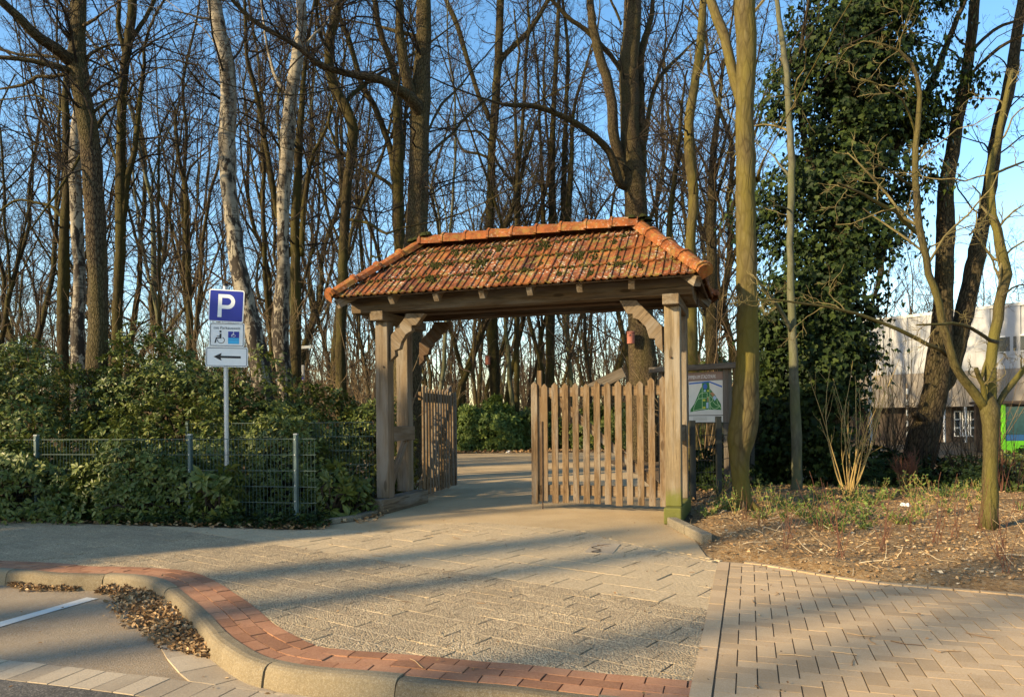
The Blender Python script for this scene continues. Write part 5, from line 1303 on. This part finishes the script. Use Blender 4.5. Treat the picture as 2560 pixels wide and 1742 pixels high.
fx = lambda px, Y: np.array([un(px, 1200)[0]*Y/F, Y, 0.])
fp = [fx(745, 9.27), fx(482, 9.6), fx(99, 10.05)]
fe = fx(791, 9.21); fs_ = fp[2]+(fp[2]-fp[1])*1.1
o = empty('mesh_fence', fp[0], 'green double rod mesh fence on grey green posts along the pavement', 'fence')
ps = []
fang = math.atan2((fp[0]-fp[2])[1], (fp[0]-fp[2])[0])
for p in fp:
    y = np.array([math.sin(fang), -math.cos(fang), 0]); 
    mb = MB(); fencepost(mb, p+y*.045, 1.12, .04, .06, fang); a = mb.build('post', M['fence_post'], bevel=.004); adopt(o, a); ps.append(a)
    mb = MB()
    for z in np.linspace(.1, 1.06, 6): tubes(mb, np.array([[p+y*.074+ez*z, p+y*.083+ez*z]]), np.full((1, 2), .008), 8, cap=True)
    b = mb.build('bolts', M['galv']); b.parent = a
    mb = MB(); box(mb, p+y*.045+ez*1.125, np.array([1,0,0]), np.array([0,1,0]), ez, .023, .033, .008); b = mb.build('post_cap', M['galv']); b.parent = a
mb = MB(); meshpanel(mb, fs_, fe, .065, 1.065, 6); adopt(o, mb.build('mesh_panel', M['fence_green']))
o = empty('mesh_fence', fx(700, 10.75), 'second green mesh fence set further back, ending at the left gate post', 'fence')
mb = MB(); meshpanel(mb, fx(480, 10.95), fx(935, 10.5), .06, 1.26, 7); adopt(o, mb.build('mesh_panel', M['fence_green']))
mb = MB(); fencepost(mb, fx(470, 10.96), 1.3); adopt(o, mb.build('post', M['fence_post'], bevel=.004))
q = [fx(1732, 11.35), fx(1797, 11.45), fx(1880, 12.9), fx(1937, 14.2)]
o = empty('mesh_fence', q[0], 'black mesh fence running back from the right gate post past the mossy trunk', 'fence')
for p, hh in zip(q, (1.24, 1.30, 1.22, 1.25)):
    mb = MB(); fencepost(mb, p, hh, .085, .06, .1); adopt(o, mb.build('post', M['fence_black'], bevel=.004))
mb = MB()
for a, b in zip(q[:-1], q[1:]): meshpanel(mb, a, b, .06, 1.2, 7)
adopt(o, mb.build('mesh_panel', M['fence_black']))

# ------------------------------------------------------------------ lettering helper
def text_mesh(body, size, font=None):
    cu = bpy.data.curves.new('lettering', 'FONT'); cu.body = body; cu.size = size; cu.align_x = 'CENTER'; cu.align_y = 'CENTER'; cu.extrude = 0; cu.resolution_u = 4
    t = bpy.data.objects.new('lettering', cu); COL.objects.link(t); bpy.context.view_layer.update()
    me = bpy.data.meshes.new_from_object(t.evaluated_get(bpy.context.evaluated_depsgraph_get())); bpy.data.objects.remove(t); 
    v = np.array([x.co[:] for x in me.vertices]); f = [tuple(p.vertices) for p in me.polygons]; bpy.data.meshes.remove(me); return v, f
class Frame:
    """flat board: origin o, right x, up y, outward n"""
    def __init__(s, o, x, y): s.o = np.asarray(o, float); s.x = nrm(x); s.y = nrm(y); s.n = np.cross(s.x, s.y)
    def p(s, u, v, w=0): return s.o+s.x*u+s.y*v+s.n*w
    def poly(s, mb, pts, w, th=.0012):
        a = np.array([s.p(u, v, w) for u, v in pts]); 
        ar = sum(pts[i][0]*pts[(i+1) % len(pts)][1]-pts[(i+1) % len(pts)][0]*pts[i][1] for i in range(len(pts)))
        if ar < 0: a = a[::-1]
        prism(mb, a, -s.n*th, rnd=.5)
    def text(s, mb, body, u, v, width, hgt, w):
        V, f = text_mesh(body, 1.0); c0, c1 = V[:, :2].min(0), V[:, :2].max(0); sx = width/(c1[0]-c0[0]); sy = hgt/(c1[1]-c0[1]); m = (c0+c1)/2
        mb.add(np.array([s.p(u+(a[0]-m[0])*sx, v+(a[1]-m[1])*sy, w) for a in V]), f, rnd=.5)
def rrect(w, h, r, cx=0, cy=0, n=5):
    out = []
    for sx, sy, a0 in ((1, 1, 0), (-1, 1, 90), (-1, -1, 180), (1, -1, 270)):
        for k in range(n+1):
            a = R_(a0+90*k/n); out.append((cx+sx*(w/2-r)+r*math.cos(a), cy+sy*(h/2-r)+r*math.sin(a)))
    return out
def ring(fr, mb, outer, inner, w, th=.0012):
    n = len(outer)
    a = [fr.p(*p, w) for p in outer]+[fr.p(*p, w) for p in inner]
    mb.add(np.array(a), [(i, (i+1) % n, n+(i+1) % n, n+i) for i in range(n)], rnd=.5)

# ------------------------------------------------------------------ parking sign
SY = 9.78
sp0 = fx(567, SY); k_ = SY/F
sign = empty('parking_sign', sp0, 'blue parking sign with two white plates on a grey steel pole', 'sign')
mb = MB(); tubes(mb, np.array([[sp0-ez*.05, at(563.5, 716, SY)]]), np.full((1, 2), .03), 14, cap=True); adopt(sign, mb.build('pole', M['galv'], smooth=False))
mb = MB(); t_ = at(563.5, 716, SY); tubes(mb, np.array([[t_, t_+ez*.035]]), np.full((1, 2), .033), 14, cap=True); adopt(sign, mb.build('pole_cap', M['black']))
def plate(name, x0, x1, y0, y1, tilt, r, label=None):
    c = at((x0+x1)/2, (y0+y1)/2, SY-.045); a = R_(-tilt); yaw = R_(4)
    x = np.array([math.cos(a)*math.cos(yaw), math.sin(yaw), math.sin(a)]); x = nrm(x); y = nrm(np.cross(np.array([-x[1], x[0], 0])*1.0, x)); y = nrm(ez-x*np.dot(ez, x))
    fr = Frame(c, x, y); w, h = (x1-x0)*k_, (y1-y0)*k_
    mb = MB(); fr.poly(mb, rrect(w, h, r), 0, .004); o = mb.build(name, M['signwhite'], bevel=0); adopt(sign, o)
    if label: o['label'] = label
    return fr, w, h, o
def onplate(o, name, mb, mat): q = mb.build(name, mat); q.parent = o; return q
fr, w, h, o = plate('parking_plate', 523, 608.5, 724.6, 805, 3.2, .025)
mb = MB(); fr.poly(mb, rrect(w-.028, h-.028, .016), .0025); onplate(o, 'blue_field', mb, M['signblue'])
def stroke(fr, mb, pts, wd, w, closed=False):
    p = np.array(pts, float); n = len(p); t = np.gradient(p, axis=0) if not closed else np.roll(p, -1, 0)-np.roll(p, 1, 0)
    t = nrm(t); m = np.stack([-t[:, 1], t[:, 0]], 1)*wd/2
    a = [fr.p(*q, w) for q in p-m]+[fr.p(*q, w) for q in p+m]
    mb.add(np.array(a), [(i, (i+1) % n, n+(i+1) % n, n+i) for i in range(n if closed else n-1)], rnd=.5)
mb = MB(); U_ = lambda x, y: ((x-405)/520*w, -(y-392)/480*h)
P_ = [(283,562),(342,562),(342,437),(430,437)]
arc_o = [U_(430+104*math.sin(R_(a)), 330-107*math.cos(R_(a))) for a in range(0, 181, 15)]
arc_i = [U_(420+56*math.sin(R_(a)), 328-54*math.cos(R_(a))) for a in range(0, 181, 15)]
outer = [U_(283, 223)]+arc_o+[U_(342, 437), U_(342, 562), U_(283, 562)]
inner = [U_(338, 274)]+arc_i+[U_(338, 382)]
f_ = []
# bowl as a strip plus stem
n_ = len(arc_o); a = [fr.p(*p, .004) for p in arc_o]+[fr.p(*p, .004) for p in arc_i]
mb.add(np.array(a), [(n_+i, n_+i+1, i+1, i) for i in range(n_-1)], rnd=.5)
for q in ([(283,223),(283,562),(342,562),(340,223)], [(340,223),(340,274),(420,274),(430,223)], [(340,382),(341,437),(430,437),(420,382)]): mb.add(np.array([fr.p(*U_(*p), .004) for p in q]), [(0, 1, 2, 3)], rnd=.5)
onplate(o, 'letter', mb, M['signwhite'])
def border(fr, o, w, h, r):
    mb = MB(); ring(fr, mb, rrect(w-.022, h-.022, r), rrect(w-.036, h-.036, r*.75), .002); onplate(o, 'border', mb, M['black'])
fr, w, h, o = plate('permit_plate', 524.7, 610, 807, 867, 1.6, .025); border(fr, o, w, h, .018)
U_ = lambda x, y: ((x-412)/513*w, -(y-828)/370*h)
mb = MB(); a, b = U_(412, 722); fr.text(mb, 'mit Parkausweis', a, b, 388/513*w, 40/370*h, .003); onplate(o, 'lettering', mb, M['black'])
def wheelman(fr, mb, T, sc, w0):
    q = lambda x, y: T(x, y)
    c = [q(318+17*math.cos(R_(t)), 779+16*math.sin(R_(t))) for t in range(0, 360, 24)]; mb.add(np.array([fr.p(*p, w0) for p in c])[::-1], [tuple(range(len(c)))], rnd=.5)
    for pp in ([(305,815),(332,808),(332,885),(305,885)], [(266,845),(306,845),(306,858),(266,858)], [(252,870),(332,870),(332,886),(262,886)], [(252,870),(272,880),(250,955),(232,955)]):
        mb.add(np.array([fr.p(*q(*p), w0) for p in pp])[::-1], [(0, 1, 2, 3)], rnd=.5)
    cc = [q(328+50*math.cos(R_(t)), 912+46*math.sin(R_(t))) for t in range(-65, 196, 15)]; stroke(fr, mb, cc, .008*sc, w0)
mb = MB(); wheelman(fr, mb, U_, 1, .003); onplate(o, 'wheelchair_symbol', mb, M['black'])
mb = MB(); fr.poly(mb, [U_(430,775),U_(592,775),U_(592,870),U_(430,870)], .003); onplate(o, 'card_top', mb, M['signblue'])
mb = MB(); fr.poly(mb, [U_(430,870),U_(592,870),U_(592,965),U_(430,965)], .0028); onplate(o, 'card_bottom', mb, M['cyan'])
mb = MB()
for y in (872, 906): fr.poly(mb, [U_(432,y),U_(590,y),U_(590,y+3),U_(432,y+3)], .0042, .0006)
onplate(o, 'card_lines', mb, M['signblue'])
mb = MB(); wheelman(fr, mb, lambda x, y: U_(510+(x-318)*.42, 820+(y-868)*.42), .5, .0045); onplate(o, 'card_symbol', mb, M['signwhite'])
fr, w, h, o = plate('arrow_plate', 515.6, 618.4, 867.6, 917, 1.2, .03); border(fr, o, w, h, .022)
U_ = lambda x, y: ((x-408)/625*w, -(y-1165)/300*h)
mb = MB()
for q in ([(318,1148),(318,1180),(616,1184),(616,1150)], [(212,1162),(332,1222),(318,1180),(318,1148)], [(212,1162),(318,1148),(332,1106)]): fr.poly(mb, [U_(*p) for p in q], .003)
onplate(o, 'arrow', mb, M['black'])

# ------------------------------------------------------------------ map board
KR = at(1809, 1000, 12.2); KR[2] = 0; kd = nrm(np.array([.73, -.68, 0])); ky = ez
kfr = Frame(KR, kd, ez)                       # u runs to the right, 0 at the right edge of the board
kiosk = empty('map_board', KR, 'wooden notice board with a green park map behind the right gate post', 'notice board')
def kbox(name, u0, u1, v0, v1, w0, w1, mat, bevel=.006, along_=2):
    mb = MB(); box(mb, kfr.p((u0+u1)/2, (v0+v1)/2, (w0+w1)/2), kfr.x, kfr.y, kfr.n, (u1-u0)/2, (v1-v0)/2, (w1-w0)/2, along=along_); o = mb.build(name, mat, bevel=bevel); adopt(kiosk, o); return o
zt = at(1808, 927, 12.2)[2]; zb = at(1810, 1056, 12.2)[2]; KW = 1.13
def kz(f): return zb+(zt-zb)*f
kbox('post', .005, .10, 0, zt+.03, -.10, .03, M['board'], along_=1); kbox('post', -KW-.10, -KW-.005, 0, zt+.03, -.10, .03, M['board'], along_=1)
kbox('cap_beam', -KW-.25, .26, zt+.032, zt+.125, -.13, .09, M['board'], along_=0)
kbox('backing', -KW, 0, zb, zt, -.03, 0, M['board'], bevel=0, along_=0)
def flat_part(name, pts, w_, mat, th=.002):
    mb = MB(); kfr.poly(mb, pts, w_, th); o = mb.build(name, mat); adopt(kiosk, o); return o
Hh_ = zt-zb
hd = flat_part('header', [(-KW+.01, kz(.835)), (-.01, kz(.835)), (-.01, kz(.995)), (-KW+.01, kz(.995))], .004, M['header'])
mb = MB(); kfr.text(mb, 'WILLKOMMEN IM STADTPARK', -.475, kz(.905), .69, .06, .0055); q = mb.build('lettering', M['signwhite']); q.parent = hd
mw = .64
mp = flat_part('map', [(-mw, kz(.15)), (-.012, kz(.15)), (-.012, kz(.825)), (-mw, kz(.825))], .004, M['maps_w'])
flat_part('side_text_panel', [(-KW+.01, kz(.02)), (-mw-.02, kz(.02)), (-mw-.02, kz(.825)), (-KW+.01, kz(.825))], .004, M['maps_w'])
lg = flat_part('legend_panel', [(-mw, kz(.01)), (-.012, kz(.01)), (-.012, kz(.135)), (-mw, kz(.135))], .004, M['maps_w'])
mb = MB()
for k in range(4): kfr.poly(mb, [(-.56, kz(.045+k*.019)), (-.30, kz(.045+k*.019)), (-.30, kz(.049+k*.019)), (-.56, kz(.049+k*.019))], .0052, .0004)
q = mb.build('print_lines', M['stone']); q.parent = lg
def mu(x, y):  # from the measured board picture: x 235..985, y 545..1225
    return (-mw+.01+(x-238)/(990-238)*(mw-.03), kz(.155)+(1222-y)/(1222-545)*(kz(.82)-kz(.155)))
def mpoly(nm, polys, mat, w_):
    mb = MB()
    for p in polys: kfr.poly(mb, [mu(*a) for a in p], w_, .0006)
    q = mb.build(nm, mat); q.parent = mp
mpoly('park_area', [[(262,1165),(265,1110),(355,1000),(500,700),(535,650),(540,580),(700,580),(715,700),(830,830),(900,930),(955,1010),(968,1110),(960,1130),(700,1120),(520,1130)]], M['maps_g'], .0052)
mpoly('river', [[(236,570),(700,548),(700,578),(236,602)],[(700,548),(985,655),(985,688),(700,578)]], M['maps_b'], .0056)
mb = MB()
for pl in ([(340,1160),(345,1080),(400,960),(460,900),(640,890)], [(460,900),(465,830),(530,785),(650,785),(650,870),(690,875)], [(535,590),(540,785),(540,1110)], [(700,600),(715,720),(712,900),(725,1110)], [(345,1140),(520,1105),(690,1105),(690,880)], [(720,840),(760,880),(780,930),(720,985),(740,1060),(800,1105),(870,1095),(930,1060)], [(780,960),(850,1030),(930,1055),(965,1110)], [(870,930),(890,1000),(940,1060)]):
    s = spline([mu(*p) for p in pl], 30); stroke(kfr, mb, s, .0085, .0062)
q = mb.build('paths', M['maps_l']); q.parent = mp
def ell(x, y, a, b): return [(x+a*math.cos(R_(t)), y+b*math.sin(R_(t))) for t in range(0, 360, 20)]
mpoly('pond', [ell(610, 655, 48, 55)], M['maps_b'], .0066)
mpoly('playing_field', [ell(582, 930, 32, 22), ell(582, 1078, 36, 20), ell(675, 745, 24, 20), [(655,870),(690,855),(690,870)]], M['maps_y'], .0066)
mpoly('building_area', [[(720,790),(770,770),(830,820),(780,870)], [(655,880),(678,880),(678,960),(655,960)]], M['maps_o'], .0066)
mpoly('plaza', [[(775,880),(820,840),(870,890),(820,950)], [(630,980),(680,970),(680,1090),(630,1090)], ell(600, 740, 28, 18)], M['maps_s'], .0066)

# ------------------------------------------------------------------ small things
p = fx(748, 21.5); p0 = p.copy()
o = empty('info_post', p, 'white post with a small grey notice box in the wood left of the gateway', 'post')
zt_ = at(748, 872, 21.5)[2]
mb = MB(); tubes(mb, np.array([[p, p+ez*zt_]]), np.full((1, 2), .045), 10, cap=True); adopt(o, mb.build('pole', M['signwhite']))
mb = MB(); c = at(751, 932, 21.4); box(mb, c, np.array([1,0,0]), np.array([0,1,0]), ez, .115, .04, .22); b = mb.build('notice_box', M['galv'], bevel=.01); adopt(o, b)
mb = MB(); box(mb, c-np.array([0,.044,.13]), np.array([1,0,0]), np.array([0,1,0]), ez, .09, .004, .06); q = mb.build('notice_label', M['signblue']); q.parent = b
mb = MB(); beam(mb, p+ez*(zt_+.03)-np.array([.05,0,0]), p+ez*(zt_+.06)+np.array([.45,0,0]), .05, .08); adopt(o, mb.build('lamp_arm', M['galv']))
# crumpled paper on the bed, white scrap on the path edge
def crumple(name, c, s, mat, label, cat='litter'):
    mb = MB(); v, f = mosslump(np.array(c, float), ez, s, s*.55); v += rng.normal(0, s*.13, v.shape); mb.add(v, f); return tag(mb.build(name, mat), label, cat)
c = gnd(2262, 1268, .05); crumple('crumpled_paper', (c[0], c[1], .06), .085, M['paper'], 'crumpled white paper lying on the planting bed')
c = gnd(1273, 1101, .0); c = fx(1273, 28.0); crumple('paper_scrap', (c[0], c[1], .0), .14, M['paper'], 'white scrap at the path edge below the round bush')
c = gnd(872, 1281); crumple('paper_scrap', (c[0], c[1]+.1, .0), .05, M['paper'], 'little white scrap beside the left gate post foot')
c = gnd(467, 1566, ROADZ); crumple('paper_scrap', (c[0], c[1], ROADZ), .022, M['paper'], 'tiny white scrap in the leaf drift at the kerb')

# ------------------------------------------------------------------ hall on the right
A_ = fx(2020, 40.5); A_ = np.array([un(2020, 1045)[0]*40.5/F, 40.5, 0]); B_ = np.array([un(2760, 1045)[0]*30.0/F, 30.0, 0])
hd_ = nrm(B_-A_); hn = np.array([hd_[1], -hd_[0], 0]); LH = np.linalg.norm(B_-A_)
hall = empty('sports_hall', A_, 'white clad hall with a beige band and dark glazed ground floor behind the bare trees', 'building')
def hbox(name, u0, u1, z0, z1, w0, w1, mat, parent=None):
    mb = MB(); box(mb, A_+hd_*(u0+u1)/2+hn*(w0+w1)/2+ez*(z0+z1)/2, hd_, hn, ez, (u1-u0)/2, (w1-w0)/2, (z1-z0)/2, along=0); o = mb.build(name, mat)
    if parent is None: adopt(hall, o)
    else: o.parent = parent
    return o
hbox('rear_block', 0, LH+12, 1.67, 5.9, -14, -.3, M['hallwhite']); hbox('ground_floor_core', 0, LH+12, 0, 1.66, -14, -1.25, M['halldark'])
cl = MB(); nw = int((LH+12)/.6)
for k in range(nw): box(cl, A_+hd_*(k*.6+.3)+hn*(.0 if k % 2 else .06)+ez*4.65, hd_, hn, ez, .296, .05, 1.36)
adopt(hall, cl.build('cladding', M['hallwhite'], bevel=.012))
hbox('fascia_band', -.05, LH+12.05, 1.66, 3.28, -.2, .14, M['hallbeige']); hbox('roof_edge', -.15, LH+12.1, 6.02, 6.16, -14.1, .12, M['galv'])
hbox('ground_floor_wall', 0, LH+12, 0, 1.655, -1.2, -.6, M['halldark'])
u0 = lambda px: float(np.dot(np.array([0,0,0])+0, hd_)) if False else None
def hu(px):
    a = un(px, 1045)[0]/F; return (a*A_[1]-A_[0])/(hd_[0]-a*hd_[1])
for pa, pb, z0, z1 in ((2496, 2532, 4.0, 4.75), (2534, 2600, 4.0, 4.75)):
    wn = hbox('window', hu(pa), hu(pb), z0, z1, .04, .10, M['signwhite']); hbox('pane', hu(pa)+.05, hu(pb)-.05, z0+.06, z1-.06, .102, .11, M['glass'], wn)
for k, px in enumerate((2372, 2392, 2412, 2432)):
    wn = hbox('window', hu(px), hu(px+17), .25, 1.45, -.6, -.55, M['signwhite'])
    for zz in (.30, .70, 1.08): hbox('pane', hu(px)+.05, hu(px+17)-.05, zz, zz+.33, -.548, -.54, M['glass'], wn)
for px in (2413, 2360): hbox('column', hu(px), hu(px+4), 0, 1.655, .0, .1, M['signwhite'])
gx = fx(2508, 24.); gk = empty('green_kiosk', gx, 'lime green framed glass box half cut off by the right picture edge', 'kiosk')
def gb(name, x0, x1, y0, y1, z0, z1, mat):
    mb = MB(); box(mb, gx+np.array([(x0+x1)/2, (y0+y1)/2, (z0+z1)/2]), np.array([1,0,0]), np.array([0,1,0]), ez, (x1-x0)/2, (y1-y0)/2, (z1-z0)/2); o = mb.build(name, mat, bevel=.01); adopt(gk, o)
gb('frame_post', 0, .10, 0, .1, 0, 1.62, M['lime']); gb('frame_post', 2.3, 2.4, 0, .1, 0, 1.62, M['lime']); gb('base_panel', .1, 2.3, .02, .10, 0, .42, M['lime'])
gb('blue_strip', .1, 2.3, .03, .09, .422, .62, M['bluepanel']); gb('pane', .1, 2.3, .04, .07, .622, 1.55, M['teal']); gb('roof', -.1, 2.5, -.1, 1.6, 1.63, 1.72, M['halldark']); gb('back', 0, 2.4, 1.4, 1.5, 0, 1.62, M['halldark'])
# lamp post before the hall, marker stake
p = fx(2177, 30.); o = empty('street_lamp', p, 'thin grey street lamp in front of the white hall', 'street lamp'); zt_ = at(2177, 792, 30.)[2]
mb = MB(); tubes(mb, np.array([[p, p+ez*zt_]]), np.array([[.09, .055]]), 10, cap=True); adopt(o, mb.build('pole', M['galv']))
mb = MB(); beam(mb, p+ez*zt_, p+ez*(zt_+.03)+np.array([.55, 0, 0]), .16, .07); adopt(o, mb.build('lamp_head', M['galv'], bevel=.02))
p = fx(2269, 22.); o = empty('marker_stake', p, 'white and black banded stake standing before the hall', 'stake'); zt_ = at(2269, 958, 22.)[2]
nb = 14
mb = MB()
for k in range(nb): tubes(mb, np.array([[p+ez*zt_*k/nb, p+ez*zt_*(k+1)/nb]]), np.full((1, 2), .03), 10, mat=k % 2, cap=True)
adopt(o, mb.build('stake', [M['galv'], M['board']]))
# ------------------------------------------------------------------ light, sky, shade trees outside the frame
EL, AZ = R_(22.0), R_(30.0)
sdir = np.array([math.cos(AZ)*math.cos(EL), math.sin(AZ)*math.cos(EL), -math.sin(EL)])      # the way the light travels
su = bpy.data.lights.new('sun', 'SUN'); su.energy = 5.0; su.angle = R_(.8); su.color = (1.0, .78, .46)
so = bpy.data.objects.new('sun', su); COL.objects.link(so); so.rotation_euler = Vector(sdir).to_track_quat('-Z', 'Y').to_euler()
w = bpy.data.worlds.new('World'); SC.world = w; w.use_nodes = True; nt = w.node_tree
sk = nt.nodes.new('ShaderNodeTexSky'); sk.sky_type = 'NISHITA'; sk.sun_disc = False; sk.sun_elevation = EL; sk.sun_rotation = R_(240)
sk.air_density = 1.0; sk.dust_density = .5; sk.ozone_density = .5
bg = nt.nodes['Background']; bg.inputs['Strength'].default_value = .15
hs = nt.nodes.new('ShaderNodeHueSaturation'); hs.inputs['Hue'].default_value = .497; hs.inputs['Saturation'].default_value = 1.3
nt.links.new(sk.outputs[0], hs.inputs['Color']); nt.links.new(hs.outputs[0], bg.inputs['Color'])
SC.view_settings.view_transform = 'Standard'; SC.view_settings.look = 'None'; SC.view_settings.exposure = 1.05; SC.view_settings.gamma = 1.0
SC.cycles.max_bounces = 6; SC.cycles.diffuse_bounces = 3; SC.cycles.glossy_bounces = 2; SC.cycles.transmission_bounces = 2; SC.cycles.transparent_max_bounces = 4
SC.cycles.use_denoising = True
SC.render.engine = 'CYCLES'
# tall trunks and evergreens added unseen left of and behind the viewer: they cast the bands of shade
sh = np.array([math.cos(AZ), math.sin(AZ)]); sq_ = np.array([-sh[1], sh[0]])
def shade_trunk(q, a, r, h=14, label=''):
    p = sq_*q+sh*a; mb = MB(); cr = MB()
    T = growl(np.array([[p[0], p[1], -.12]]), np.array([[0, 0, 1.]]), np.array([h]), np.array([r]), 26, .02, .04, .55); tubes(mb, *T, 10, rough=.06)
    T2 = (T[0][:, 7:], np.minimum(T[1][:, 7:], .05)); twigs(cr, *T2, 13, 4, 2, lm=2.2)
    o = empty('added_shade_tree', (p[0], p[1], 0), label, 'tree', 'bare street trees behind the viewer'); adopt(o, mb.build('trunk', M['bark_oak'], smooth=True)); adopt(o, cr.build('crown', M['twig']))
def shade_green(q, a, r, h, label):
    p = sq_*q+sh*a; o = empty('added_evergreen', (p[0], p[1], 0), label, 'tree', 'evergreens left of the picture'); mb = MB(); n = int(2200*r*h)
    zz = rng.uniform(.2, h, n); rr = r*(1-.45*(zz/h)**3)*(1+.25*np.sin(zz*3+q)*np.sin(zz*1.3)); a_ = rng.uniform(0, 6.28, n); u = np.sqrt(rng.uniform(.25, 1, n))
    P = np.column_stack([p[0]+np.cos(a_)*rr*u, p[1]+np.sin(a_)*rr*u, zz]); D = nrm(np.column_stack([np.cos(a_), np.sin(a_), np.full(n, .4)])+rng.normal(0, .4, (n, 3)))
    leaves(mb, OVAL, P, D, nrm(rng.normal(0, 1, (n, 3))), rng.uniform(.14, .24, n)); adopt(o, mb.build('crown', M['evergreen']))
    mb = MB(); tubes(mb, np.array([[(p[0], p[1], -.1), (p[0], p[1], h*.9)]]), np.array([[.16, .05]]), 10); adopt(o, mb.build('trunk', M['bark_dark']))
for q, a, r, h in ((4.5, -30, .33, 15.6), (3.5, -29, .28, 14.9), (6.85, -31, .38, 15.2), (2.25, -30, .24, 15.1), (8.1, -28, .25, 14.4), (5.65, -33, .12, 15.5)):
    shade_trunk(q, a, r, h, 'bare street tree outside the picture whose trunk shades the paving')
for q, a, r, h in ((7.95, -12.5, .3, 5.0), (8.6, -11, .65, 5.6), (9.35, -12.2, .6, 6.0), (10.1, -10.5, .85, 7.6), (11.4, -10, .55, 4.3), (12.6, -10.2, .7, 4.0), (14.0, -10, .7, 3.9)):
    shade_green(q, a, r, h, 'dense evergreen left of the picture that shades the fence')
